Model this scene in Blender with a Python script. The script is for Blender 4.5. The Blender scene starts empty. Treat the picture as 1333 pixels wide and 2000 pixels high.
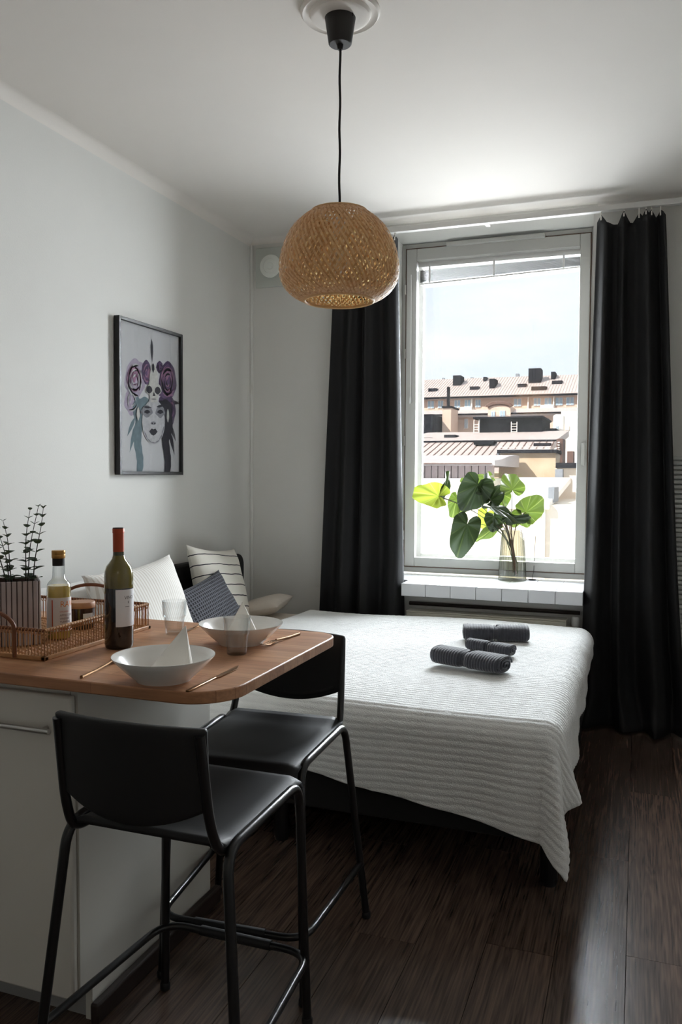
import bpy, math, random
import numpy as np
from mathutils import Vector, Matrix
random.seed(7)
PI = math.pi
scene = bpy.context.scene
col = scene.collection

# ------------------------------------------------------------------ camera
CAM = np.array([2.33, 0.0, 1.36])
FPX = 1593.6                      # focal length in pixels of the 1333x2000 frame
YAW, PITCH, ROLL = 0.3493, 0.04514, -0.00485
def cam_axes():
    f = np.array([-math.sin(YAW)*math.cos(PITCH), math.cos(YAW)*math.cos(PITCH), -math.sin(PITCH)])
    r = np.array([math.cos(YAW), math.sin(YAW), 0.0]); d = np.cross(f, r)
    c, s = math.cos(ROLL), math.sin(ROLL)
    return c*r+s*d, -s*r+c*d, f
RIGHT, DOWN, FWD = cam_axes()
cd = bpy.data.cameras.new('camera'); cam = bpy.data.objects.new('camera', cd); col.objects.link(cam)
cd.sensor_fit = 'VERTICAL'; cd.sensor_height = 36; cd.lens = FPX/2000*36; cd.clip_start = .05; cd.clip_end = 500
mw = Matrix.Identity(4)
for i in range(3):
    mw[i][0] = RIGHT[i]; mw[i][1] = -DOWN[i]; mw[i][2] = -FWD[i]; mw[i][3] = CAM[i]
cam.matrix_world = mw
scene.camera = cam
def W(u, v, ax, val):
    """the point of the plane axis=val that the photo pixel (u, v) looks at"""
    d = RIGHT*(u-666.5)/FPX + DOWN*(v-1000)/FPX + FWD
    t = (val-CAM[ax])/d[ax]
    return CAM + t*d

# ------------------------------------------------------------------ sky, sun, exposure
wd = bpy.data.worlds.new('sky'); scene.world = wd; wd.use_nodes = True
nt = wd.node_tree; nt.nodes.clear()
SKY = 1.22
o_ = nt.nodes.new('ShaderNodeOutputWorld'); b_ = nt.nodes.new('ShaderNodeBackground'); b_.inputs[1].default_value = SKY
tc = nt.nodes.new('ShaderNodeTexCoord'); mp = nt.nodes.new('ShaderNodeMapping'); mp.inputs['Scale'].default_value = (2.2, 2.2, 9)
nz = nt.nodes.new('ShaderNodeTexNoise'); nz.inputs['Scale'].default_value = 1.6; nz.inputs['Detail'].default_value = 5
rp = nt.nodes.new('ShaderNodeValToRGB'); rp.color_ramp.elements[0].position = .52; rp.color_ramp.elements[1].position = .72
mx = nt.nodes.new('ShaderNodeMix'); mx.data_type = 'RGBA'
mx.inputs[6].default_value = (.80, .885, .95, 1); mx.inputs[7].default_value = (.95, .95, .95, 1)
nt.links.new(tc.outputs['Generated'], mp.inputs[0]); nt.links.new(mp.outputs[0], nz.inputs['Vector'])
nt.links.new(nz.outputs[0], rp.inputs[0]); nt.links.new(rp.outputs[0], mx.inputs[0])
nt.links.new(mx.outputs[2], b_.inputs[0]); nt.links.new(b_.outputs[0], o_.inputs[0])

sl = bpy.data.lights.new('sun', 'SUN'); sun = bpy.data.objects.new('sun', sl); col.objects.link(sun)
sl.energy = 7.6; sl.color = (1, .93, .84); sl.angle = math.radians(.6)
sun.rotation_euler = Vector((.5, .72, -.62)).to_track_quat('-Z', 'Y').to_euler()
sun.location = (-20, -30, 30)
# daylight coming in through the window
pl = bpy.data.lights.new('window_daylight', 'AREA'); pl.shape = 'RECTANGLE'; pl.size = 6.5; pl.size_y = 3.6; pl.energy = 3700; pl.color = (.89, .955, 1)
po = bpy.data.objects.new('window_daylight', pl); col.objects.link(po); po.location = (1.6, 7.5, 2.9); po.rotation_euler = (-PI/2, 0, 0)

vs = scene.view_settings
vs.view_transform = 'Standard'; vs.look = 'None'; vs.gamma = 1; vs.use_curve_mapping = False
vs.exposure = 0.0
cy = scene.cycles
cy.use_denoising = True; cy.max_bounces = 10; cy.diffuse_bounces = 7; cy.glossy_bounces = 4; cy.transmission_bounces = 8
cy.transparent_max_bounces = 16; cy.caustics_reflective = False; cy.caustics_refractive = False; cy.sample_clamp_indirect = 8

# ------------------------------------------------------------------ materials
MATS = {}
def lin(c):
    return tuple(((x/255)/12.92 if x/255 <= .04045 else ((x/255+.055)/1.055)**2.4) for x in c)
def mat(name, rgb=None, rough=.6, metal=0, spec=.5, var=0, vscale=8, stretch=(1,1,1), bump=0, bscale=40, bdist=.002, bstretch=(1,1,1), c2=None,
        sheen=0, transl=0, trans=0, ior=1.45, lincol=None, coat=0, emit=0):
    m = bpy.data.materials.new(name); m.use_nodes = True; n = m.node_tree; N = n.nodes; L = n.links
    p = N['Principled BSDF']; out = N['Material Output']
    c = lincol or lin(rgb)
    p.inputs['Base Color'].default_value = (*c, 1); p.inputs['Roughness'].default_value = rough; p.inputs['Metallic'].default_value = metal
    p.inputs['Specular IOR Level'].default_value = spec; p.inputs['IOR'].default_value = ior
    p.inputs['Sheen Weight'].default_value = sheen; p.inputs['Transmission Weight'].default_value = trans
    p.inputs['Coat Weight'].default_value = coat
    if emit:
        p.inputs['Emission Color'].default_value = (*c, 1); p.inputs['Emission Strength'].default_value = emit
    if var or bump:
        t = N.new('ShaderNodeTexCoord')
    if var:
        mp = N.new('ShaderNodeMapping'); mp.inputs['Scale'].default_value = stretch; L.new(t.outputs['Object'], mp.inputs[0])
        z = N.new('ShaderNodeTexNoise'); z.inputs['Scale'].default_value = vscale; z.inputs['Detail'].default_value = 6; L.new(mp.outputs[0], z.inputs['Vector'])
        r = N.new('ShaderNodeValToRGB'); e = r.color_ramp.elements
        e[0].position = .3; e[1].position = .7
        d = c2 and (lin(c2)) or tuple(x*(1-var) for x in c)
        e[0].color = (*d, 1); e[1].color = (*(tuple(min(1, x*(1+var*.4)) for x in c) if not c2 else c), 1)
        L.new(z.outputs[0], r.inputs[0]); L.new(r.outputs[0], p.inputs['Base Color'])
    if bump:
        mp2 = N.new('ShaderNodeMapping'); mp2.inputs['Scale'].default_value = bstretch; L.new(t.outputs['Object'], mp2.inputs[0])
        z2 = N.new('ShaderNodeTexNoise'); z2.inputs['Scale'].default_value = bscale; z2.inputs['Detail'].default_value = 4; L.new(mp2.outputs[0], z2.inputs['Vector'])
        b = N.new('ShaderNodeBump'); b.inputs['Strength'].default_value = bump; b.inputs['Distance'].default_value = bdist
        L.new(z2.outputs[0], b.inputs['Height']); L.new(b.outputs[0], p.inputs['Normal'])
    if transl:
        tb = N.new('ShaderNodeBsdfTranslucent'); tb.inputs[0].default_value = (*tuple(min(1, x*2.2) for x in c), 1)
        s = N.new('ShaderNodeMixShader'); s.inputs[0].default_value = transl
        L.new(p.outputs[0], s.inputs[1]); L.new(tb.outputs[0], s.inputs[2]); L.new(s.outputs[0], out.inputs[0])
    MATS[name] = m
    return m
def thin_glass(name, tint=(1, 1, 1), refl=.06, rough=.0, edge=.5, etint=None):
    """thin pane: mostly transparent with a fresnel mirror"""
    m = bpy.data.materials.new(name); m.use_nodes = True; n = m.node_tree; N = n.nodes; L = n.links
    N.remove(N['Principled BSDF']); out = N['Material Output']
    t = N.new('ShaderNodeBsdfTransparent'); t.inputs[0].default_value = (*tint, 1)
    if etint:
        lw = N.new('ShaderNodeLayerWeight'); lw.inputs[0].default_value = .35; tm = N.new('ShaderNodeMix'); tm.data_type = 'RGBA'
        tm.inputs[6].default_value = (*tint, 1); tm.inputs[7].default_value = (*etint, 1); L.new(lw.outputs['Facing'], tm.inputs[0]); L.new(tm.outputs[2], t.inputs[0])
    g = N.new('ShaderNodeBsdfGlossy'); g.inputs['Roughness'].default_value = rough
    f = N.new('ShaderNodeLayerWeight'); f.inputs[0].default_value = .25
    mr = N.new('ShaderNodeMapRange'); mr.inputs['To Min'].default_value = refl; mr.inputs['To Max'].default_value = edge
    s = N.new('ShaderNodeMixShader')
    L.new(f.outputs['Facing'], mr.inputs[0]); L.new(mr.outputs[0], s.inputs[0]); L.new(t.outputs[0], s.inputs[1]); L.new(g.outputs[0], s.inputs[2])
    L.new(s.outputs[0], out.inputs[0]); MATS[name] = m
    return m

mat('wall_paint', (216, 215, 211), .85, var=.03, vscale=2, bump=.25, bscale=140, bdist=.0015)
mat('ceiling_paint', (226, 221, 215), .9, var=.02, vscale=2, bump=.12, bscale=120, bdist=.001)
mat('trim_paint', (228, 226, 220), .6)
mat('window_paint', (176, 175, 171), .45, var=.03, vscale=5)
mat('outer_sash', (240, 240, 238), .5)
mat('gasket', (88, 66, 52), .6)
mat('tile_white', (228, 230, 234), .18, var=.02, vscale=6)
mat('grout', (120, 120, 122), .9)
mat('curtain_black', (26, 26, 28), .75, var=.12, vscale=3, bump=.2, bscale=300, bdist=.0006)
mat('rail_white', (215, 213, 210), .5)
mat('hook_white', (225, 222, 216), .4)
mat('vent_white', (196, 200, 194), .5); mat('vent_disc', (226, 229, 223), .4)
mat('radiator_cream', (206, 202, 188), .45)
mat('radiator_white', (208, 208, 206), .5)
mat('black_plastic', (20, 20, 22), .58, bump=.15, bscale=400, bdist=.0004)
mat('black_metal', (16, 16, 18), .28, spec=.6)
mat('black_fabric', (26, 25, 25), .9, var=.1, vscale=40)
mat('cabinet_white', (214, 212, 205), .45)
mat('plinth_grey', (150, 150, 150), .5)
mat('steel', (190, 188, 184), .3, metal=1)
mat('brass', (150, 112, 74), .32, metal=1)
mat('blanket', (231, 232, 231), .95, sheen=.5, bump=.7, bscale=260, bdist=.004, var=.04, vscale=18)
mat('sheet_beige', (206, 196, 184), .9, var=.05, vscale=9, bump=.4, bscale=14, bdist=.012)
mat('pillow_white', (224, 223, 221), .9, bump=.5, bscale=12, bdist=.01, var=.03)
mat('towel_grey', (56, 57, 64), .95, sheen=.4, var=.15, vscale=60, bump=.6, bscale=180, bdist=.003)
mat('bamboo', (214, 162, 114), .55, var=.35, vscale=40, c2=(170, 116, 74), transl=.2)
mat('bamboo_light', (222, 178, 134), .55, transl=.2)
mat('cord_black', (24, 20, 19), .7)
mat('cup_black', (34, 31, 30), .55)
mat('bulb_white', (235, 232, 226), .35)
mat('frame_black', (22, 21, 21), .4)
mat('paper', (226, 226, 228), .7)
mat('ceramic', (226, 224, 220), .22, coat=.3)
mat('napkin', (238, 234, 226), .9, bump=.2, bscale=60, bdist=.001)
mat('wine_glass_green', lincol=(.035, .035, .006), rough=.06, spec=.7, coat=.5)
mat('wine_glass_clear', lincol=(.16, .125, .012), rough=.05, spec=.7, coat=.5, var=.5, vscale=14, stretch=(1, 1, .6))
mat('wine_dark', lincol=(.006, .005, .006), rough=.06, spec=.7, coat=.5)
mat('foil_red', (158, 66, 38), .38, metal=.4)
mat('foil_dark', (44, 22, 18), .5)
mat('label_paper', (222, 224, 228), .7)
mat('ink_grey', (50, 52, 54), .8)
mat('juice', (226, 192, 92), .15, coat=.4, var=.06, vscale=10)
mat('juice_label', (222, 216, 214), .6)
mat('ink_orange', (222, 128, 34), .6); mat('ink_red', (190, 74, 34), .6); mat('ink_plum', (98, 52, 62), .6)
mat('gold_cap', (176, 132, 72), .35, metal=.7)
mat('jar_brown', (46, 26, 20), .12, coat=.5); mat('jar_lid', (178, 132, 100), .5, var=.1, vscale=20)
mat('rattan', (186, 138, 92), .6, var=.2, vscale=60); mat('rattan_dark', (120, 72, 44), .55, var=.2, vscale=50)
mat('planter', (176, 164, 162), .75, var=.08, vscale=20); mat('planter_edge', (206, 200, 198), .7)
mat('planter_groove', (96, 78, 74), .85)
mat('soil', (40, 30, 24), .95, bump=.8, bscale=60, bdist=.01)
mat('euca', (52, 64, 44), .7, transl=.15, var=.25, vscale=30); mat('euca_stem', (44, 44, 34), .7)
mat('stem_brown', (92, 66, 52), .7); mat('stem_green', (52, 70, 38), .6)
mat('dark_trim', (48, 38, 34), .5, var=.2, vscale=12, stretch=(8, 1, 8))
mat('slat_grey', (92, 90, 88), .5); mat('cord_white', (220, 220, 218), .6)
mat('pebble_black', (30, 30, 30), .6)
thin_glass('window_glass', refl=.035, edge=.35)
thin_glass('vase_glass', tint=(.90, .90, .85), refl=.04, rough=.02, edge=.45, etint=(.42, .43, .36))
thin_glass('tumbler_glass', tint=(.985, .988, .988), refl=.025, edge=.5, etint=(.78, .81, .82))
thin_glass('bottle_glass', tint=(.95, .96, .96), refl=.04, edge=.6, etint=(.5, .54, .55))
thin_glass('picture_glass', refl=.05, edge=.6, rough=.03)

def leaf_mat(name, c1, c2, transl):
    """big leaf: paler ribs fanning from the stalk, light shining through"""
    m = bpy.data.materials.new(name); m.use_nodes = True; n = m.node_tree; N = n.nodes; L = n.links
    p = N['Principled BSDF']; out = N['Material Output']
    t = N.new('ShaderNodeTexCoord'); sx = N.new('ShaderNodeSeparateXYZ'); L.new(t.outputs['Object'], sx.inputs[0])
    at = N.new('ShaderNodeMath'); at.operation = 'ARCTAN2'; L.new(sx.outputs[0], at.inputs[0])
    ad = N.new('ShaderNodeMath'); ad.operation = 'ADD'; ad.inputs[1].default_value = 0.0; L.new(sx.outputs[1], ad.inputs[0]); L.new(ad.outputs[0], at.inputs[1])
    ml = N.new('ShaderNodeMath'); ml.operation = 'MULTIPLY'; ml.inputs[1].default_value = 9.0; L.new(at.outputs[0], ml.inputs[0])
    cs = N.new('ShaderNodeMath'); cs.operation = 'COSINE'; L.new(ml.outputs[0], cs.inputs[0])
    r = N.new('ShaderNodeValToRGB'); e = r.color_ramp.elements; e[0].position = .955; e[1].position = 1.0
    e[0].color = (*lin(c1), 1); e[1].color = (*[.55*a+.45*b for a, b in zip(lin(c1), lin(c2))], 1)
    L.new(cs.outputs[0], r.inputs[0])
    z = N.new('ShaderNodeTexNoise'); z.inputs['Scale'].default_value = 14; L.new(t.outputs['Object'], z.inputs['Vector'])
    mxx = N.new('ShaderNodeMix'); mxx.data_type = 'RGBA'; mxx.blend_type = 'MULTIPLY'; mxx.inputs[0].default_value = .5
    L.new(r.outputs[0], mxx.inputs[6]); L.new(z.outputs['Color'], mxx.inputs[7])
    L.new(r.outputs[0], p.inputs['Base Color']); p.inputs['Roughness'].default_value = .35
    tb = N.new('ShaderNodeBsdfTranslucent'); s = N.new('ShaderNodeMixShader'); s.inputs[0].default_value = transl
    L.new(r.outputs[0], tb.inputs[0]); L.new(p.outputs[0], s.inputs[1]); L.new(tb.outputs[0], s.inputs[2]); L.new(s.outputs[0], out.inputs[0])
    MATS[name] = m
leaf_mat('leaf_lime', (138, 152, 50), (196, 205, 112), .32)
leaf_mat('leaf_mid', (82, 100, 38), (158, 168, 92), .22)
leaf_mat('leaf_dark', (42, 58, 28), (92, 106, 54), .13)

def plank_mat():
    m = bpy.data.materials.new('dark_laminate'); m.use_nodes = True; n = m.node_tree; N = n.nodes; L = n.links
    p = N['Principled BSDF']
    t = N.new('ShaderNodeTexCoord'); oi = N.new('ShaderNodeObjectInfo')
    va = N.new('ShaderNodeVectorMath'); va.operation = 'MULTIPLY_ADD'; cb = N.new('ShaderNodeCombineXYZ')
    for i in range(3): L.new(oi.outputs['Random'], cb.inputs[i])
    va.inputs[1].default_value = (7, 31, 3); L.new(cb.outputs[0], va.inputs[0]); L.new(t.outputs['Object'], va.inputs[2])
    mp = N.new('ShaderNodeMapping'); mp.inputs['Scale'].default_value = (9, .7, 1); L.new(va.outputs[0], mp.inputs[0])
    z0 = N.new('ShaderNodeTexNoise'); z0.inputs['Scale'].default_value = 2.2; z0.inputs['Detail'].default_value = 3; L.new(mp.outputs[0], z0.inputs['Vector'])
    wv = N.new('ShaderNodeMath'); wv.operation = 'MULTIPLY'; wv.inputs[1].default_value = 60; L.new(z0.outputs[0], wv.inputs[0])
    sn = N.new('ShaderNodeMath'); sn.operation = 'SINE'; L.new(wv.outputs[0], sn.inputs[0])
    mp2 = N.new('ShaderNodeMapping'); mp2.inputs['Scale'].default_value = (160, 4, 1); L.new(va.outputs[0], mp2.inputs[0])
    z1 = N.new('ShaderNodeTexNoise'); z1.inputs['Scale'].default_value = 1; z1.inputs['Detail'].default_value = 4; L.new(mp2.outputs[0], z1.inputs['Vector'])
    ad = N.new('ShaderNodeMath'); ad.operation = 'MULTIPLY_ADD'; ad.inputs[1].default_value = .06; L.new(sn.outputs[0], ad.inputs[0]); L.new(z1.outputs[0], ad.inputs[2])
    r = N.new('ShaderNodeValToRGB'); e = r.color_ramp.elements; e[0].position = .3; e[1].position = .75
    e[0].color = (*lin((58, 47, 42)), 1); e[1].color = (*lin((104, 86, 76)), 1); L.new(ad.outputs[0], r.inputs[0])
    hs = N.new('ShaderNodeHueSaturation'); mr = N.new('ShaderNodeMapRange'); mr.inputs['To Min'].default_value = .8; mr.inputs['To Max'].default_value = 1.2
    L.new(oi.outputs['Random'], mr.inputs[0]); L.new(mr.outputs[0], hs.inputs['Value']); L.new(r.outputs[0], hs.inputs['Color'])
    L.new(hs.outputs[0], p.inputs['Base Color']); p.inputs['Roughness'].default_value = .24; p.inputs['Specular IOR Level'].default_value = .5
    b = N.new('ShaderNodeBump'); b.inputs['Strength'].default_value = .05; b.inputs['Distance'].default_value = .001
    L.new(ad.outputs[0], b.inputs['Height']); L.new(b.outputs[0], p.inputs['Normal'])
    MATS['dark_laminate'] = m
plank_mat()
def butcher_mat():
    m = bpy.data.materials.new('butcher_block'); m.use_nodes = True; n = m.node_tree; N = n.nodes; L = n.links
    p = N['Principled BSDF']; t = N.new('ShaderNodeTexCoord')
    br = N.new('ShaderNodeTexBrick'); br.inputs['Scale'].default_value = 1; br.inputs['Brick Width'].default_value = .42; br.inputs['Row Height'].default_value = .042
    br.inputs['Mortar Size'].default_value = .0006; br.inputs['Bias'].default_value = 0
    br.inputs['Color1'].default_value = (*lin((196, 146, 108)), 1); br.inputs['Color2'].default_value = (*lin((174, 122, 86)), 1); br.inputs['Mortar'].default_value = (*lin((140, 92, 62)), 1)
    L.new(t.outputs['Object'], br.inputs['Vector'])
    mp = N.new('ShaderNodeMapping'); mp.inputs['Scale'].default_value = (6, 90, 90); L.new(t.outputs['Object'], mp.inputs[0])
    z = N.new('ShaderNodeTexNoise'); z.inputs['Scale'].default_value = 1.3; z.inputs['Detail'].default_value = 5; L.new(mp.outputs[0], z.inputs['Vector'])
    r = N.new('ShaderNodeValToRGB'); e = r.color_ramp.elements; e[0].position = .3; e[0].color = (.72, .7, .68, 1); e[1].position = .7; e[1].color = (1, 1, 1, 1); L.new(z.outputs[0], r.inputs[0])
    mxx = N.new('ShaderNodeMix'); mxx.data_type = 'RGBA'; mxx.blend_type = 'MULTIPLY'; mxx.inputs[0].default_value = 1
    L.new(br.outputs[0], mxx.inputs[6]); L.new(r.outputs[0], mxx.inputs[7]); L.new(mxx.outputs[2], p.inputs['Base Color']); p.inputs['Roughness'].default_value = .42
    MATS['butcher_block'] = m
butcher_mat()
def stripe_mat(name, base, ink, axis, period, width, wob=.006, rough=.9, bump=.4):
    """printed or woven lines across one object axis"""
    m = bpy.data.materials.new(name); m.use_nodes = True; n = m.node_tree; N = n.nodes; L = n.links
    p = N['Principled BSDF']; t = N.new('ShaderNodeTexCoord'); sx = N.new('ShaderNodeSeparateXYZ'); L.new(t.outputs['Object'], sx.inputs[0])
    z = N.new('ShaderNodeTexNoise'); z.inputs['Scale'].default_value = 5; L.new(t.outputs['Object'], z.inputs['Vector'])
    a = N.new('ShaderNodeMath'); a.operation = 'MULTIPLY_ADD'; a.inputs[1].default_value = wob*4; L.new(z.outputs[0], a.inputs[0]); L.new(sx.outputs[axis], a.inputs[2])
    d = N.new('ShaderNodeMath'); d.operation = 'DIVIDE'; d.inputs[1].default_value = period; L.new(a.outputs[0], d.inputs[0])
    f = N.new('ShaderNodeMath'); f.operation = 'FRACT'; L.new(d.outputs[0], f.inputs[0])
    g = N.new('ShaderNodeMath'); g.operation = 'LESS_THAN'; g.inputs[1].default_value = width/period; L.new(f.outputs[0], g.inputs[0])
    mxx = N.new('ShaderNodeMix'); mxx.data_type = 'RGBA'; mxx.inputs[6].default_value = (*lin(base), 1); mxx.inputs[7].default_value = (*lin(ink), 1)
    L.new(g.outputs[0], mxx.inputs[0]); L.new(mxx.outputs[2], p.inputs['Base Color']); p.inputs['Roughness'].default_value = rough
    z2 = N.new('ShaderNodeTexNoise'); z2.inputs['Scale'].default_value = 16; L.new(t.outputs['Object'], z2.inputs['Vector'])
    b = N.new('ShaderNodeBump'); b.inputs['Strength'].default_value = bump; b.inputs['Distance'].default_value = .01; L.new(z2.outputs[0], b.inputs['Height']); L.new(b.outputs[0], p.inputs['Normal'])
    MATS[name] = m
stripe_mat('cushion_stripe', (226, 222, 212), (36, 38, 46), 1, .058, .0055)
stripe_mat('pillow_pinstripe', (226, 224, 220), (204, 198, 190), 0, .016, .006, wob=.001)
def waffle_mat(name, c, step):
    m = bpy.data.materials.new(name); m.use_nodes = True; n = m.node_tree; N = n.nodes; L = n.links
    p = N['Principled BSDF']; t = N.new('ShaderNodeTexCoord'); sx = N.new('ShaderNodeSeparateXYZ'); L.new(t.outputs['Object'], sx.inputs[0])
    outs = []
    for ax in (0, 1):
        a = N.new('ShaderNodeMath'); a.operation = 'MULTIPLY'; a.inputs[1].default_value = 2*PI/step; L.new(sx.outputs[ax], a.inputs[0])
        s = N.new('ShaderNodeMath'); s.operation = 'SINE'; L.new(a.outputs[0], s.inputs[0]); outs.append(s)
    mxm = N.new('ShaderNodeMath'); mxm.operation = 'MAXIMUM'; L.new(outs[0].outputs[0], mxm.inputs[0]); L.new(outs[1].outputs[0], mxm.inputs[1])
    r = N.new('ShaderNodeValToRGB'); e = r.color_ramp.elements; e[0].position = .1; e[0].color = (*[x*.45 for x in lin(c)], 1); e[1].position = .95; e[1].color = (*[x*1.5 for x in lin(c)], 1)
    L.new(mxm.outputs[0], r.inputs[0]); L.new(r.outputs[0], p.inputs['Base Color']); p.inputs['Roughness'].default_value = .95
    b = N.new('ShaderNodeBump'); b.inputs['Strength'].default_value = .8; b.inputs['Distance'].default_value = .005; L.new(mxm.outputs[0], b.inputs['Height']); L.new(b.outputs[0], p.inputs['Normal'])
    MATS[name] = m
waffle_mat('waffle_grey', (82, 83, 90), .017)

# ------------------------------------------------------------------ mesh helpers
class MB:
    def __init__(s): s.v = []; s.f = []; s.m = []; s.mi = 0
    def add(s, vs_, fs):
        o = len(s.v); s.v += [tuple(float(c) for c in p) for p in vs_]; s.f += [[i+o for i in f] for f in fs]; s.m += [s.mi]*len(fs); return s
    def box(s, x0, x1, y0, y1, z0, z1):
        return s.add([(x0,y0,z0),(x1,y0,z0),(x1,y1,z0),(x0,y1,z0),(x0,y0,z1),(x1,y0,z1),(x1,y1,z1),(x0,y1,z1)],
                     [(0,3,2,1),(4,5,6,7),(0,1,5,4),(1,2,6,5),(2,3,7,6),(3,0,4,7)])
    def hull8(s, bot, top):   # two quads
        return s.add(list(bot)+list(top), [(0,3,2,1),(4,5,6,7),(0,1,5,4),(1,2,6,5),(2,3,7,6),(3,0,4,7)])
    def tube(s, path, r, n=8, closed=False):
        P = [Vector(p) for p in path]; k = len(P); rs = r if isinstance(r, (list, tuple)) else [r]*k
        T = []
        for i in range(k):
            a = P[(i-1) % k] if (closed or i > 0) else P[i]; b = P[(i+1) % k] if (closed or i < k-1) else P[i]
            T.append((b-a).normalized())
        up = Vector((0, 0, 1)) if abs(T[0].z) < .9 else Vector((1, 0, 0))
        nrm = (up - T[0]*up.dot(T[0])).normalized(); vs_ = []
        for i in range(k):
            if i: 
                nrm = nrm - T[i]*nrm.dot(T[i]); nrm.normalize()
            bi = T[i].cross(nrm)
            for j in range(n):
                a = 2*PI*j/n; vs_.append(P[i] + (nrm*math.cos(a)+bi*math.sin(a))*rs[i])
        fs = []
        for i in range(k if closed else k-1):
            for j in range(n):
                a = i*n+j; b = i*n+(j+1) % n; c = ((i+1) % k)*n+(j+1) % n; d = ((i+1) % k)*n+j; fs.append((a, b, c, d))
        if not closed:
            fs.append(tuple(range(n-1, -1, -1))); fs.append(tuple(range((k-1)*n, k*n)))
        return s.add(vs_, fs)
    def lathe(s, prof, n=32, c=(0, 0, 0), flute=None):
        vs_ = []; k = len(prof)
        for (r, z) in prof:
            for j in range(n):
                a = 2*PI*j/n; rr = r*(flute(a) if flute else 1); vs_.append((c[0]+rr*math.cos(a), c[1]+rr*math.sin(a), c[2]+z))
        fs = []
        for i in range(k-1):
            for j in range(n): fs.append((i*n+j, i*n+(j+1) % n, (i+1)*n+(j+1) % n, (i+1)*n+j))
        if prof[0][0] > 1e-5 and prof[0] != prof[-1]: fs.append(tuple(range(n-1, -1, -1)))
        if prof[-1][0] > 1e-5 and prof[0] != prof[-1]: fs.append(tuple(range((k-1)*n, k*n)))
        return s.add(vs_, fs)
    def ring(s, prof, n=32, c=(0, 0, 0), flute=None):      # closed profile, no caps
        k = len(prof); vs_ = []
        for (r, z) in prof:
            for j in range(n):
                a = 2*PI*j/n; rr = r*(flute(a) if flute else 1); vs_.append((c[0]+rr*math.cos(a), c[1]+rr*math.sin(a), c[2]+z))
        fs = []
        for i in range(k):
            for j in range(n): fs.append((i*n+j, i*n+(j+1) % n, ((i+1) % k)*n+(j+1) % n, ((i+1) % k)*n+j))
        return s.add(vs_, fs)
    def grid(s, fn, nu, nv):
        vs_ = [fn(i/nu, j/nv) for j in range(nv+1) for i in range(nu+1)]
        return s.add(vs_, [(j*(nu+1)+i, j*(nu+1)+i+1, (j+1)*(nu+1)+i+1, (j+1)*(nu+1)+i) for j in range(nv) for i in range(nu)])
    def prism(s, poly, z0, z1, axes=(0, 1, 2)):    # polygon in axes[0],axes[1], extruded along axes[2]
        vs_ = []
        for z in (z0, z1):
            for (a, b) in poly:
                p = [0, 0, 0]; p[axes[0]] = a; p[axes[1]] = b; p[axes[2]] = z; vs_.append(p)
        k = len(poly)
        return s.add(vs_, [tuple(range(k-1, -1, -1)), tuple(range(k, 2*k))]+[(i, (i+1) % k, k+(i+1) % k, k+i) for i in range(k)])
    def xf(s, M, start=0):
        for i in range(start, len(s.v)): s.v[i] = tuple(M @ Vector(s.v[i]))
        return s
    def build(s, name, mats, parent=None, loc=None, smooth=True, bevel=0, solid=0, local=False, angle=40):
        me = bpy.data.meshes.new(name)
        o = Vector((0, 0, 0))
        if not local:
            if parent is not None: o = ploc(parent)
            elif loc is not None: o = Vector([float(c) for c in loc])
        if loc is not None and parent is not None: o = ploc(parent)
        vs_ = [(p[0]-o.x, p[1]-o.y, p[2]-o.z) for p in s.v]
        me.from_pydata(vs_, [], s.f); me.update()
        mats = [mats] if not isinstance(mats, (list, tuple)) else mats
        for m in mats: me.materials.append(MATS[m])
        if len(mats) > 1: me.polygons.foreach_set('material_index', s.m)
        if smooth:
            me.polygons.foreach_set('use_smooth', [True]*len(me.polygons)); me.set_sharp_from_angle(angle=math.radians(angle))
        ob = bpy.data.objects.new(name, me); col.objects.link(ob)
        if parent is not None: ob.parent = parent
        else: ob.location = o
        if bevel:
            b = ob.modifiers.new('bevel', 'BEVEL'); b.width = bevel; b.segments = 2; b.limit_method = 'ANGLE'
        if solid:
            b = ob.modifiers.new('solid', 'SOLIDIFY'); b.thickness = solid; b.offset = 0
        return ob
def ploc(p):
    o = Vector((0, 0, 0))
    while p is not None: o += p.location; p = p.parent
    return o
def tag(o, label, cat, group=None):
    o['label'] = label; o['category'] = cat
    if group: o['group'] = group
    return o
def thing(name, label, cat, loc=(0, 0, 0), group=None):
    o = bpy.data.objects.new(name, None); col.objects.link(o); o.empty_display_size = .05; o.location = [float(c) for c in loc]
    return tag(o, label, cat, group)
def struct(o): o['kind'] = 'structure'; return o
def stuff(o): o['kind'] = 'stuff'; return o
def copy_tree(o, parent=None):
    c = o.copy(); col.objects.link(c); c.parent = parent
    for ch in [x for x in bpy.data.objects if x.parent == o]: copy_tree(ch, c)
    return c
def fillet(pts, r, n=6):
    P = [Vector(p) for p in pts]; out = [P[0]]
    for i in range(1, len(P)-1):
        a, b, c = P[i-1], P[i], P[i+1]; d1 = (a-b); d2 = (c-b); rr = min(r, d1.length*.48, d2.length*.48)
        p1 = b+d1.normalized()*rr; p2 = b+d2.normalized()*rr
        for k in range(n+1):
            t = k/n; out.append(p1*(1-t)**2+b*2*t*(1-t)+p2*t*t)
    out.append(P[-1]); return out
def rrect(x0, x1, y0, y1, radii, n=10):     # radii: near-left, near-right, far-right, far-left
    out = []
    for (cx, cy, sx, sy, r, a0) in ((x0, y0, 1, 1, radii[0], PI), (x1, y0, -1, 1, radii[1], 1.5*PI), (x1, y1, -1, -1, radii[2], 0), (x0, y1, 1, -1, radii[3], .5*PI)):
        if r <= 0: out.append((cx, cy)); continue
        for k in range(n+1):
            a = a0+PI/2*k/n; out.append((cx+sx*r+r*math.cos(a), cy+sy*r+r*math.sin(a)))
    return out
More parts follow.
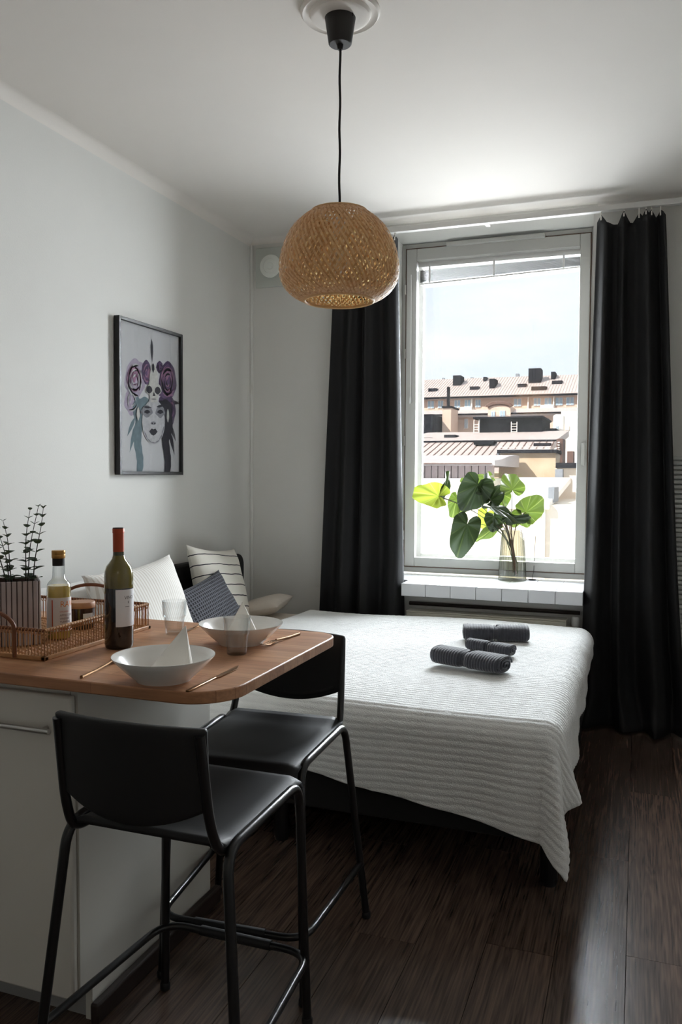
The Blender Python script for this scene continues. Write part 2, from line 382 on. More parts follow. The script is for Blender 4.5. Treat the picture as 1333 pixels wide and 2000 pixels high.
def text_mesh(txt, size):
    c = bpy.data.curves.new('lettering', 'FONT'); c.body = txt; c.size = size; c.resolution_u = 2
    o = bpy.data.objects.new('lettering', c); col.objects.link(o)
    dg = bpy.context.evaluated_depsgraph_get(); me = o.evaluated_get(dg).to_mesh()
    vs_ = [tuple(v.co) for v in me.vertices]; fs = [tuple(p.vertices) for p in me.polygons]
    o.evaluated_get(dg).to_mesh_clear(); bpy.data.objects.remove(o); bpy.data.curves.remove(c)
    return vs_, fs

# ------------------------------------------------------------------ room shell
D = 4.71; H = 2.84; XR = 3.55; YB = -3.2; YW = 5.055           # back wall, ceiling, right wall, wall behind camera, window plane
WX0, WX1, WZ0, WZ1 = .896, 2.073, .72, 2.82                     # window recess
T = .5
fl = MB().box(-.3, XR+.3, YB-.3, D+.6, -.12, -.012).build('floor', 'dark_trim', loc=(0, 0, -.012), smooth=False); struct(fl)
PWID, PLEN = .192, 1.285
pm = {}
def plank_mesh(L):
    k = round(L, 3)
    if k not in pm:
        o = MB().box(.0009, PWID-.0009, .0009, L-.0009, 0, .012).build('plank', 'dark_laminate', smooth=False, bevel=0)
        pm[k] = o.data; bpy.data.objects.remove(o)
    return pm[k]
x = .02; i = 0
while x < XR-.01:
    y = YB - (i*.47 % 1.0)*PLEN
    while y < D:
        a = max(y, YB); b = min(y+PLEN, D)
        if b-a > .05 and min(PWID, XR-x) > .15:
            ob = bpy.data.objects.new('plank', plank_mesh(b-a)); col.objects.link(ob); ob.parent = fl; ob.location = (x, a, 0)
        y += PLEN
    x += PWID; i += 1
struct(MB().box(-.35, 0, YB-.35, D+T, -.012, H+.3).build('wall_left', 'wall_paint', loc=(0, 0, 0), smooth=False))
struct(MB().box(XR, XR+.35, YB-.35, D+T, -.012, H+.3).build('wall_right', 'wall_paint', loc=(XR, 0, 0), smooth=False))
struct(MB().box(-.35, XR+.35, YB-.35, YB, -.012, H+.3).build('wall_front', 'wall_paint', loc=(0, YB, 0), smooth=False))
struct(MB().box(-.35, XR+.35, YB-.35, D+T, H, H+.3).build('ceiling', 'ceiling_paint', loc=(0, 0, H), smooth=False))
b = MB(); b.box(0, WX0, D, D+T, -.012, H); b.box(WX1, XR, D, D+T, -.012, H); b.box(WX0, WX1, D, D+T, WZ1, H); b.box(WX0, WX1, D, D+T, -.012, WZ0-.03)
struct(b.build('wall_back', 'wall_paint', loc=(0, D, 0), smooth=False))
def cove(name, p0, p1, nrm, r=.045):
    prof = [(0, 0), (r, 0)] + [(r-r*math.sin(a), -r+r*math.cos(a)) for a in [k*PI/16 for k in range(1, 8)]] + [(0, -r)]
    m = MB(); k = len(prof)
    vs_ = [(p[0]+nrm[0]*q[0], p[1]+nrm[1]*q[0], H+q[1]) for p in (p0, p1) for q in prof]
    m.add(vs_, [tuple(range(k)), tuple(range(2*k-1, k-1, -1))]+[(i, (i+1) % k, k+(i+1) % k, k+i) for i in range(k)])
    return struct(m.build(name, 'ceiling_paint', loc=(p0[0], p0[1], H)))
cove('trim_1', (0, YB), (0, D), (1, 0)); cove('trim_2', (0, D), (WX0-.02, D), (0, -1), .035); cove('trim_3', (WX1+.02, D), (XR, D), (0, -1), .035)
struct(MB().tube([(.008, D-.008, 0), (.008, D-.008, H-.04)], .012, 8).build('trim_4', 'wall_paint', loc=(0, D, 0)))
struct(MB().box(1.081, 1.105, 1.63, 2.265, 0, .052).build('trim_5', 'dark_trim', loc=(1.09, 1.63, 0), bevel=.006))

# window ---------------------------------------------------------------
win = struct(MB().box(WX0, WX0+.026, YW-.005, YW+.12, .752, 2.815).box(WX1-.026, WX1, YW-.005, YW+.12, .752, 2.815)
    .box(WX0+.026, WX1-.026, YW-.005, YW+.12, 2.787, 2.815).box(WX0+.026, WX1-.026, YW-.005, YW+.12, .742, .776).build('window_1', 'window_paint', loc=(WX0, YW, .742), bevel=.003))
gx0, gx1, gz0, gz1 = .994, 1.983, .838, 2.708
def frame_parts(name, x0, x1, z0, z1, w0, w1, wt, wb, y0, y1, m, bev=.004):
    for (nm, bx) in (('stile', (x0, x0+w0, z0, z1)), ('stile', (x1-w1, x1, z0, z1)), ('top_rail', (x0+w0, x1-w1, z1-wt, z1)), ('bottom_rail', (x0+w0, x1-w1, z0, z0+wb))):
        MB().box(bx[0], bx[1], y0, y1, bx[2], bx[3]).build(name+'_'+nm, m, win, bevel=bev)
frame_parts('sash', .928, 2.041, .782, 2.781, gx0-.928, 2.041-gx1, 2.781-gz1, gz0-.782, YW-.018, YW+.04, 'window_paint')
frame_parts('outer_sash', .94, 2.035, .79, 2.776, .072, .060, .075, .066, YW+.085, YW+.125, 'outer_sash')
for (a, b_, c, d) in ((.922, .928, .776, 2.787), (2.041, 2.047, .776, 2.787)):
    MB().box(a, b_, YW-.012, YW+.03, c, d).build('gasket', 'gasket', win, smooth=False)
for (c, d) in ((.776, .782), (2.781, 2.787)):
    MB().box(.928, 2.041, YW-.012, YW+.03, c, d).build('gasket', 'gasket', win, smooth=False)
for yy in (YW+.012, YW+.105):
    MB().box(gx0-.01, gx1+.01, yy, yy+.003, gz0-.01, gz1+.01).build('pane', 'window_glass', win, smooth=False)
for zz in (.95, 1.55, 2.1, 2.5):
    MB().tube([(.922, YW-.024, zz), (.922, YW-.024, zz+.06)], .007, 8).build('hinge', 'steel', win)
p0 = W(873, 476, 1, YW-.03); p1 = W(1065, 462, 1, YW-.03)
MB().box(p0[0], p1[0], YW-.045, YW-.005, 2.775, 2.80).build('trickle_vent', 'window_paint', win, bevel=.004)
MB().box(2.01, 2.03, YW-.045, YW-.018, 1.42, 1.56).build('window_handle', 'window_paint', win, bevel=.006)
# tiled sill
SZ = .735; SY = 4.545; SX0 = 1.048; SX1 = 2.062
sill = MB().box(WX0, WX1, D-.001, YW+.02, SZ-.075, SZ-.009).box(SX0, SX1, SY+.012, D-.001, SZ-.075, SZ-.009).build('window_sill', 'grout', win, smooth=False)
nt_ = 7; tw = (SX1-SX0)/nt_
for k in range(nt_):
    xa = SX0+k*tw+.0012; xb = SX0+(k+1)*tw-.0012
    MB().box(xa, xb, SY, SY+.012, SZ-.072, SZ-.001).build('tile', 'tile_white', sill, bevel=.0015)
    MB().box(xa, xb, SY+.0005, D, SZ-.009, SZ).build('tile', 'tile_white', sill, bevel=.0015)
nt_ = 8; tw = (WX1-WX0)/nt_
for k in range(nt_):
    xa = WX0+k*tw+.0012; xb = WX0+(k+1)*tw-.0012
    for (ya, yb) in ((D+.002, D+.17), (D+.172, YW-.004)):
        MB().box(xa, xb, ya, yb, SZ-.009, SZ).build('tile', 'tile_white', sill, bevel=.0015)

# ------------------------------------------------------------------ blind between the panes
bl = thing('venetian_blind', 'raised venetian blind with bunched grey slats at the window top', 'blind', (1.485, YW+.06, 2.6))
MB().box(gx0-.003, gx1+.003, YW+.045, YW+.08, gz1-.028, gz1+.03).build('headrail', 'rail_white', bl, bevel=.003)
def tilt(xx): return -.055+.036*(xx-gx0)/(gx1-gx0)
for k in range(15):
    zl = gz1-.048-k*.0052; zr = zl+.004+.0016*k
    MB().hull8([(gx0+.004, YW+.046, zl-.001), (gx1-.004, YW+.046, zr-.001), (gx1-.004, YW+.079, zr+.001), (gx0+.004, YW+.079, zl+.001)],
               [(gx0+.004, YW+.046, zl+.0004), (gx1-.004, YW+.046, zr+.0004), (gx1-.004, YW+.079, zr+.0024), (gx0+.004, YW+.079, zl+.0024)]).build('slat', 'slat_grey', bl, smooth=False)
zl = gz1-.137; zr = zl+.030
MB().hull8([(gx0+.004, YW+.05, zl), (gx1-.004, YW+.05, zr), (gx1-.004, YW+.076, zr), (gx0+.004, YW+.076, zl)],
           [(gx0+.004, YW+.05, zl+.009), (gx1-.004, YW+.05, zr+.009), (gx1-.004, YW+.076, zr+.009), (gx0+.004, YW+.076, zl+.009)]).build('bottom_rail', 'rail_white', bl, bevel=.002)
for t in (.07, .48, .9):
    xx = gx0+t*(gx1-gx0)
    MB().box(xx-.006, xx+.006, YW+.040, YW+.045, gz1-.13+.03*t, gz1-.01).build('ladder_clip', 'cord_white', bl, smooth=False)
pc = W(803, 640, 1, YW-.03)
MB().tube([(pc[0], YW-.03, 2.62), (pc[0]+.002, YW-.03, 2.2), (pc[0], YW-.03, 1.86)], .0025, 6).build('pull_cord', 'cord_white', bl)
MB().lathe([(.003, 0), (.007, -.03), (.006, -.045)], 10, (pc[0], YW-.03, 1.86)).build('cord_weight', 'cord_white', bl)
q = W(1040, 1133, 2, SZ)
gm = thing('sill_grommet', 'small black ring with thin black wire on the sill beside the vase', 'grommet', (q[0], q[1], SZ))
MB().ring([(.012, 0), (.022, 0), (.022, .004), (.012, .004)], 20, (q[0], q[1], SZ)).build('ring', 'pebble_black', gm)
MB().tube([(q[0], q[1], SZ+.002), (q[0]+.004, q[1]+.05, SZ+.06), (q[0]+.006, q[1]+.09, SZ+.26)], .0016, 5).build('wire', 'pebble_black', gm)

# ------------------------------------------------------------------ curtain rail and curtains
RY = 4.625
rail = thing('curtain_rail', 'white flat curtain rail fixed along the top of the window wall', 'curtain rail', (1.8, RY, 2.77))
MB().box(.30, XR-.05, RY-.02, RY+.02, 2.768, 2.798).build('track', 'rail_white', rail, bevel=.003)
for xx in (.45, 1.5, 2.35, 3.2):
    MB().box(xx-.012, xx+.012, RY+.02, D, 2.775, 2.795).build('bracket', 'rail_white', rail)
def curtain(name, label, xl, xr, folds, seed, hooks, zb=.012, pool=0):
    rnd = random.Random(seed); ph = [rnd.uniform(0, 6) for _ in range(6)]
    root = thing(name, label, 'curtain', ((xl(1)+xr(1))/2, RY, 0), 'black curtains')
    ZT = 2.752
    def fn(u, v):
        a = xl(v)+(xr(v)-xl(v))*u
        w = u + .035*math.sin(2*PI*u*1.7+ph[0]) + .012*math.sin(5*v+ph[1])*v
        A = .030+.022*v
        yy = RY - .035*v - A*math.sin(2*PI*folds*w+ph[2]) - .22*A*math.sin(2*PI*folds*2.1*w+ph[3]+v)
        zz = ZT*(1-v)+zb*v
        if v < .06:
            hv = 1-v/.06; near = min(abs(u-h) for h in hooks); zz -= hv*min(.05, near*.55)
        if pool and v > .93:
            q_ = (v-.93)/.07; yy -= pool*q_*q_*(.6+.4*math.sin(7*u+ph[4])); a += .03*q_*math.sin(9*u+ph[5])
        return (a, yy, zz)
    MB().grid(fn, 110, 60).build('cloth', 'curtain_black', root, solid=.002, angle=180)
    for h in hooks:
        p = fn(h, 0)
        MB().tube([(p[0], RY, 2.770), (p[0], RY-.004, 2.757), (p[0], (p[1]+RY)/2, 2.748), (p[0], p[1]-.006, 2.738), (p[0], p[1]-.008, 2.722)], .0042, 6).build('hook', 'hook_white', root)
    return root
curtain('curtain', 'black floor-length curtain between the wall vent and the window', lambda v: .60-.10*v, lambda v: .985+.005*math.sin(PI*v)+.07*v, 3.3, 3, (.03, .2, .38, .55, .72, .97))
curtain('curtain', 'black curtain hanging beside the tall ribbed radiator, pooling on floor', lambda v: 2.095-.045*v, lambda v: 2.435+.13*v+.05*v**6, 3.3, 11, (.06, .40, .62, .72, .80, .93), pool=.10)

# ------------------------------------------------------------------ wall vent, radiators
p0 = W(502, 487, 1, D); p1 = W(575, 558, 1, D)
vt = thing('wall_vent', 'white square wall vent with round valve near the ceiling corner', 'vent', (.15, D, 2.54))
MB().box(p0[0], .285, D-.018, D, p1[2], p0[2]).build('plate', 'vent_white', vt, bevel=.004)
c = W(529, 520, 1, D-.04)
m = MB().lathe([(.052, 0), (.058, .012), (.064, .018), (.071, .026), (.070, .032), (.045, .037), (.044, .035), (.022, .035), (.02, .038), (0.0001, .039)], 40)
m.xf(Matrix.Translation((c[0], D-.016, c[2])) @ Matrix.Rotation(PI/2, 4, 'X')); m.build('valve_disc', 'vent_disc', vt)

rd = thing('panel_radiator', 'low cream panel radiator under the tiled window sill', 'radiator', (1.48, 4.62, 0))
MB().box(1.07, 1.975, 4.575, 4.59, .12, .565).build('front_panel', 'radiator_cream', rd, bevel=.006)
MB().box(1.07, 1.975, 4.65, 4.665, .12, .565).build('rear_panel', 'radiator_cream', rd, bevel=.006)
for k in range(16):
    xx = 1.09+k*.054; MB().box(xx, xx+.022, 4.591, 4.649, .13, .555).build('fin', 'radiator_cream', rd, smooth=False)
MB().box(1.07, 1.975, 4.575, 4.665, .566, .574).build('top_grille', 'radiator_cream', rd, bevel=.002)
MB().tube([(1.975, 4.62, .53), (2.02, 4.62, .53), (2.02, 4.62, .02)], .009, 8).build('supply_pipe', 'radiator_cream', rd)
MB().lathe([(.018, 0), (.022, .01), (.022, .045), (.016, .055)], 16, (2.02, 4.62, .535)).build('thermostat', 'radiator_white', rd)
for xx in (1.15, 1.88): MB().box(xx-.015, xx+.015, 4.60, 4.64, 0, .13).build('foot', 'radiator_cream', rd)
MB().tube([(1.06, 4.69, .60), (2.04, 4.69, .60)], .011, 8).build('wall_pipe', 'dark_trim', rd)

r2 = thing('ribbed_radiator', 'tall white radiator of horizontal ribs beside the black curtain', 'radiator', (2.85, 4.66, 0))
zt = W(1320, 890, 1, 4.64)[2]
k = 0; zz = zt-.022
while zz > .30:
    MB().box(2.47, 3.1, 4.674, 4.698, zz, zz+.0205).build('rib', 'radiator_white', r2, bevel=.005); zz -= .0255; k += 1
for xx in (2.50, 3.07): MB().box(xx-.02, xx+.02, 4.6985, 4.709, .0, zt-.01).build('header_tube', 'radiator_white', r2, bevel=.006)

# ------------------------------------------------------------------ pendant lamp
LX, LY = 1.405, 2.51
rose = MB().lathe([(.128, 0), (.128, -.006), (.121, -.014), (.112, -.010), (.100, -.010), (.094, -.020), (.082, -.024), (.060, -.020), (.05, -.022), (0.0001, -.024)], 48, (LX, LY, H))
struct(rose.build('trim_6', 'ceiling_paint', loc=(LX, LY, H)))
lamp = thing('pendant_lamp', 'woven bamboo pendant lamp hanging on a black cord', 'lamp', (LX, LY, 1.93))
zc = 2.735
MB().lathe([(.0001, 0), (.034, 0), (.037, .003), (.051, .092), (.0505, .094), (.044, .094), (.040, .07), (.0001, .07)], 32, (LX, LY, zc)).build('ceiling_cup', 'cup_black', lamp)
MB().lathe([(.03, 0), (.03, .03), (.0001, .03)], 20, (LX, LY, zc+.072)).build('terminal_block', 'cord_black', lamp)
MB().tube(fillet([(LX+.012, LY, zc+.10), (LX+.02, LY-.02, zc+.098), (LX+.046, LY-.02, zc+.10), (LX+.047, LY-.012, zc+.075)], .015), .003, 6).build('loop_cord', 'cord_black', lamp)
MB().lathe([(.008, 0), (.011, .016)], 12, (LX, LY, zc-.015)).build('strain_relief', 'cord_black', lamp)
MB().tube([(LX+.0012*math.sin(z*40), LY, z) for z in np.linspace(2.18, zc, 24)], .0042, 8).build('cord', 'cord_black', lamp)
MB().lathe([(.0001, .085), (.018, .085), (.021, .07), (.021, .0), (.017, -.004), (.0001, -.004)], 20, (LX, LY, 2.10)).build('lamp_holder', 'bulb_white', lamp)
MB().lathe([(.0001, -.075), (.016, -.072), (.030, -.055), (.034, -.035), (.028, -.012), (.016, .01), (.013, .02)], 24, (LX, LY, 2.085)).build('bulb', 'bulb_white', lamp)
SP = [(1.925, .112), (1.931, .132), (1.944, .154), (1.964, .175), (1.989, .189), (2.020, .194), (2.055, .192), (2.090, .184), (2.125, .170), (2.156, .151), (2.183, .124), (2.201, .100), (2.207, .088)]
def shade_r(t):
    s = t*(len(SP)-1); i = min(int(s), len(SP)-2); f = s-i
    def g(j): j = max(0, min(len(SP)-1, j)); return SP[j]
    a, b2, c2, d2 = g(i-1), g(i), g(i+1), g(i+2); o = []
    for q_ in (0, 1):
        o.append(.5*((2*b2[q_])+(-a[q_]+c2[q_])*f+(2*a[q_]-5*b2[q_]+4*c2[q_]-d2[q_])*f*f+(-a[q_]+3*b2[q_]-3*c2[q_]+d2[q_])*f**3))
    return o[1], o[0]
def weave(nst, tw_, wid, off, seed):
    mbs = []
    for sgn in (1, -1):
        m = MB(); rnd = random.Random(seed+sgn)
        for k in range(nst):
            a0 = 2*PI*k/nst + rnd.uniform(-.012, .012); vs_ = []; N_ = 40
            for j in range(N_+1):
                t = j/N_; r, z = shade_r(t); a = a0+sgn*tw_*t
                half = wid/2/max(r, .06)*1.15
                lift = off + .0012*sgn*(1 if (k+int(j/2)) % 2 else -1)
                for e in (-1, 1):
                    aa = a+e*half; vs_.append((LX+(r+lift)*math.cos(aa), LY+(r+lift)*math.sin(aa), z))
            m.add(vs_, [(2*j, 2*j+1, 2*j+3, 2*j+2) for j in range(N_)])
        mbs.append(m)
    return mbs
A = weave(72, 1.25, .0068, 0, 5)
Bw = weave(60, 1.1, .0058, -.008, 9)
sh = stuff(A[0].build('shade', 'bamboo', lamp, angle=180)); stuff(A[1].build('shade_weft', 'bamboo_light', lamp, angle=180))
stuff(Bw[0].build('shade_lining', 'bamboo', lamp, angle=180)); stuff(Bw[1].build('shade_lining_weft', 'bamboo', lamp, angle=180))
for (r, z) in ((.112, 1.925), (.088, 2.207)):
    MB().tube([(LX+r*math.cos(a), LY+r*math.sin(a), z) for a in np.linspace(0, 2*PI, 48, endpoint=False)], .0045, 8, closed=True).build('rim_ring', 'bamboo_light', lamp)
for k in range(3):
    a = k*2*PI/3+.4; MB().tube([(LX+.02*math.cos(a), LY+.02*math.sin(a), 2.175), (LX+.088*math.cos(a), LY+.088*math.sin(a), 2.206)], .002, 6).build('spoke', 'steel', lamp)

# ------------------------------------------------------------------ added ceiling lamp, out of view behind the camera, for warm fill
KX, KY = 3.0, -1.7
kl = thing('ceiling_lamp', 'round white glass ceiling lamp added out of view for warm fill', 'lamp', (KX, KY, 2.6))
MB().lathe([(.07, 0), (.07, -.03), (.05, -.04), (.0001, -.04)], 32, (KX, KY, H)).build('canopy', 'rail_white', kl)
mat('opal_glass', (255, 226, 190), .3, emit=1.0)
MB().lathe([(.05, 0), (.10, -.02), (.135, -.07), (.14, -.11), (.12, -.16), (.07, -.19), (.0001, -.20)], 40, (KX, KY, H-.04)).build('globe', 'opal_glass', kl)
kd = bpy.data.lights.new('added_fill_light', 'POINT'); kd.energy = 6; kd.color = (1, .88, .74); kd.shadow_soft_size = .10  # point light of the added lamp, a weak warm fill
ko = bpy.data.objects.new('added_fill_light', kd); col.objects.link(ko); ko.location = (KX, KY, 2.38)
# ------------------------------------------------------------------ picture
PY0, PY1, PZ0, PZ1 = 3.259, 3.828, 1.357, 2.103
pic = thing('framed_picture', 'black framed print of a woman with purple roses and braids', 'picture', (.015, 3.54, 1.357))
for nm, bx in (('frame_bar', (PY0, PY0+.016, PZ0, PZ1)), ('frame_bar', (PY1-.016, PY1, PZ0, PZ1)), ('frame_bar', (PY0+.016, PY1-.016, PZ1-.016, PZ1)), ('frame_bar', (PY0+.016, PY1-.016, PZ0, PZ0+.016))):
    MB().box(.004, .034, bx[0], bx[1], bx[2], bx[3]).build(nm, 'frame_black', pic, bevel=.0015)
MB().box(.004, .018, PY0+.014, PY1-.014, PZ0+.014, PZ1-.014).build('backing_paper', 'paper', pic, smooth=False)
for nm, c in (('print_teal', (120, 142, 150)), ('print_dark', (46, 44, 54)), ('print_lilac', (196, 182, 204)), ('print_purple', (112, 84, 126)), ('print_plum', (84, 62, 100)), ('print_skin', (214, 213, 216)), ('print_grey', (150, 150, 156)), ('print_pink', (176, 128, 160)), ('print_bone', (222, 220, 214))):
    mat(nm, c, .7, var=.18, vscale=45)
IY0, IY1, IZ0, IZ1 = PY0+.016, PY1-.016, PZ0+.016, PZ1-.016
def pp(cx, cy):      # crop pixel of the picture -> wall (y, z)
    u = (cx-205)/(872-205); top = 155+.31*(cx-210); v = (cy-top)/(1878-top)
    return IY0+u*(IY1-IY0), IZ1+v*(IZ0-IZ1)
lay = [0]
def flat(name, polys, m):
    mb = MB(); 
    for poly in polys:
        lay[0] += 1; xx = .0182+lay[0]*.00004
        pts = [pp(*p) for p in poly]; n_ = len(pts); cy_ = sum(p[0] for p in pts)/n_; cz_ = sum(p[1] for p in pts)/n_
        mb.add([(xx, min(max(p[0], IY0), IY1), min(max(p[1], IZ0), IZ1)) for p in pts]+[(xx, cy_, cz_)], [(i, (i+1) % n_, n_) for i in range(n_)])
    return mb.build(name, m, pic, smooth=False)
def ell(cx, cy, rx, ry, wob=0, n=28, ph=0):
    return [(cx+rx*(1+wob*math.sin(5*a+ph))*math.cos(a), cy+ry*(1+wob*math.cos(4*a+ph))*math.sin(a)) for a in [2*PI*k/n for k in range(n)]]
def blade(x0, y0, x1, y1, w):
    dx, dy = x1-x0, y1-y0; l = math.hypot(dx, dy); nx, ny = -dy/l*w, dx/l*w
    return [(x0, y0), (x0+dx*.3+nx, y0+dy*.3+ny), (x0+dx*.6+nx*.9, y0+dy*.6+ny*.9), (x1, y1), (x0+dx*.6-nx*.9, y0+dy*.6-ny*.9), (x0+dx*.3-nx, y0+dy*.3-ny)]
def braid(xs, y0, y1, w):
    L_ = []; R_ = []; n = 26
    for k in range(n+1):
        t = k/n; yy = y0+(y1-y0)*t; ww = w*(1-.35*t)*(1+.16*abs(math.sin(t*PI*7))); xc = xs+14*math.sin(t*9)
        L_.append((xc-ww, yy)); R_.append((xc+ww, yy))
    return L_+R_[::-1]
flat('print_roses', [ell(370, 830, 105, 225, .08), ell(330, 1080, 70, 150, .1), ell(440, 760, 75, 130, .1, ph=2)], 'print_lilac')
flat('print_feathers', [blade(385, 1300, 310, 1660, 20), blade(370, 1250, 285, 1480, 18), blade(395, 1000, 390, 1380, 48)], 'print_teal')
flat('print_braid', [braid(405, 1110, 1876, 46), ell(420, 1150, 75, 95, .1), ell(470, 1090, 60, 60, .1)], 'print_teal')
flat('print_dark_feathers', [blade(760, 1330, 832, 1535, 18), blade(750, 1400, 815, 1690, 20), blade(780, 1080, 874, 1108, 22), blade(552, 365, 556, 640, 15)], 'print_dark')
flat('print_rose_purple', [ell(735, 850, 105, 215, .07), ell(780, 1180, 48, 150, .1, ph=1), ell(640, 690, 42, 65, .1), ell(490, 745, 55, 130, .09), ell(690, 1090, 70, 90, .1)], 'print_plum')
flat('print_petals', [ell(735, 800, 70, 130, .14), ell(700, 990, 70, 50, .1), ell(790, 930, 34, 90, .1), ell(500, 800, 34, 80, .1), ell(645, 680, 24, 40, .1)], 'print_purple')
flat('print_petal_edges', [ell(725, 760, 40, 62, .2), ell(745, 1005, 52, 18, .1), ell(520, 770, 20, 60, .1), ell(360, 760, 40, 90, .2)], 'print_pink')
def arcs(cx, cy, rx, ry, n, w, a0):
    out = []
    for k in range(n):
        f = 1-.8*k/n; s0 = a0+k*2.1; aa = np.linspace(s0, s0+1.9, 9)
        out.append([(cx+rx*f*math.cos(a), cy+ry*f*math.sin(a)) for a in aa]+[(cx+(rx*f-w*math.sin((a-s0)/1.9*PI))*math.cos(a), cy+(ry*f-w*1.6*math.sin((a-s0)/1.9*PI))*math.sin(a)) for a in aa[::-1]])
    return out
flat('print_petal_lines', arcs(735, 840, 92, 190, 8, 15, .4)+arcs(495, 750, 44, 110, 5, 11, 1.0)+arcs(780, 1180, 40, 120, 4, 9, 2.0), 'print_pink')
flat('print_petal_shadows', arcs(735, 850, 80, 170, 7, 11, 1.5)+arcs(645, 690, 34, 54, 4, 8, .2), 'print_dark')
flat('print_pale_petals', arcs(370, 830, 92, 200, 8, 14, 1.2)+arcs(335, 1075, 55, 120, 5, 10, .3), 'print_skin')
flat('print_pale_lines', arcs(365, 840, 80, 180, 6, 8, 2.6), 'print_pink')
flat('print_hair', [braid(715, 1090, 1876, 48), ell(700, 1170, 80, 110, .08), ell(650, 1130, 40, 60, .1), ell(735, 1330, 50, 180, .05)], 'print_dark')
flat('print_face', [ell(565, 1310, 128, 258, .0, 40), ell(565, 1130, 62, 120, 0, 30)], 'print_skin')
flat('print_shading', [ell(490, 1190, 62, 66, .1), ell(640, 1195, 54, 66, .1), ell(560, 1325, 30, 20, .05)]+[blade(565+120*math.cos(a), 1305+250*math.sin(a), 565+120*math.cos(a+.5), 1305+250*math.sin(a+.5), 7) for a in (.2, .6, 1.0, 1.4, 1.8, 2.2)], 'print_grey')
flat('print_eyes', [ell(492, 1196, 32, 20, .1), ell(640, 1196, 34, 22, .1), blade(450, 1140, 545, 1150, 12), blade(595, 1140, 690, 1120, 14), ell(548, 1328, 9, 7, 0), ell(574, 1330, 8, 7, 0)], 'print_dark')
flat('print_lips', [[(512, 1420), (540, 1385), (560, 1395), (582, 1385), (606, 1420), (585, 1452), (560, 1466), (535, 1455)]], 'print_dark')
flat('print_skull', [ell(568, 850, 50, 180, .03), ell(568, 945, 86, 82, .04), [(520, 1000), (615, 1000), (606, 1085), (530, 1085)]], 'print_bone')
flat('print_sockets', [ell(515, 945, 34, 42, .05), ell(610, 955, 34, 42, .05), [(566, 965), (584, 1015), (554, 1015)], ell(560, 700, 14, 50, .1), blade(530, 1050, 606, 1052, 4), ell(405, 1200, 12, 40, 0)], 'print_dark')
flat('print_ears', [ell(395, 1220, 16, 70, .1), ell(728, 1240, 14, 70, .1)], 'print_bone')
MB().box(.0232, .0245, PY0+.014, PY1-.014, PZ0+.014, PZ1-.014).build('glazing', 'picture_glass', pic, smooth=False)

# ------------------------------------------------------------------ bed
bed = thing('bed', 'black double bed with rounded headboard against the left wall', 'bed', (1.1, 3.5, 0))
MB().box(.11, 2.10, 2.66, 4.40, .17, .31).build('bed_base', 'black_fabric', bed, bevel=.01)
MB().box(.11, 2.11, 2.64, 4.42, .312, .545).build('mattress', 'sheet_beige', bed, bevel=.05)
for (xx, yy) in ((2.075, 2.745), (2.05, 4.3), (.2, 2.74), (.2, 4.3), (1.1, 2.745), (1.1, 4.3)):
    MB().lathe([(.026, 0), (.030, .02), (.030, .17)], 16, (xx, yy, 0)).build('leg', 'black_metal', bed)
hbp = rrect(2.60, 4.45, .12, .885, (0, 0, .07, .07), 8)
MB().prism(hbp, .022, .085, (1, 2, 0)).build('headboard', 'black_fabric', bed, bevel=.012)
for yy in (2.75, 4.28): MB().box(.03, .08, yy-.03, yy+.03, 0, .125).build('headboard_leg', 'black_metal', bed)

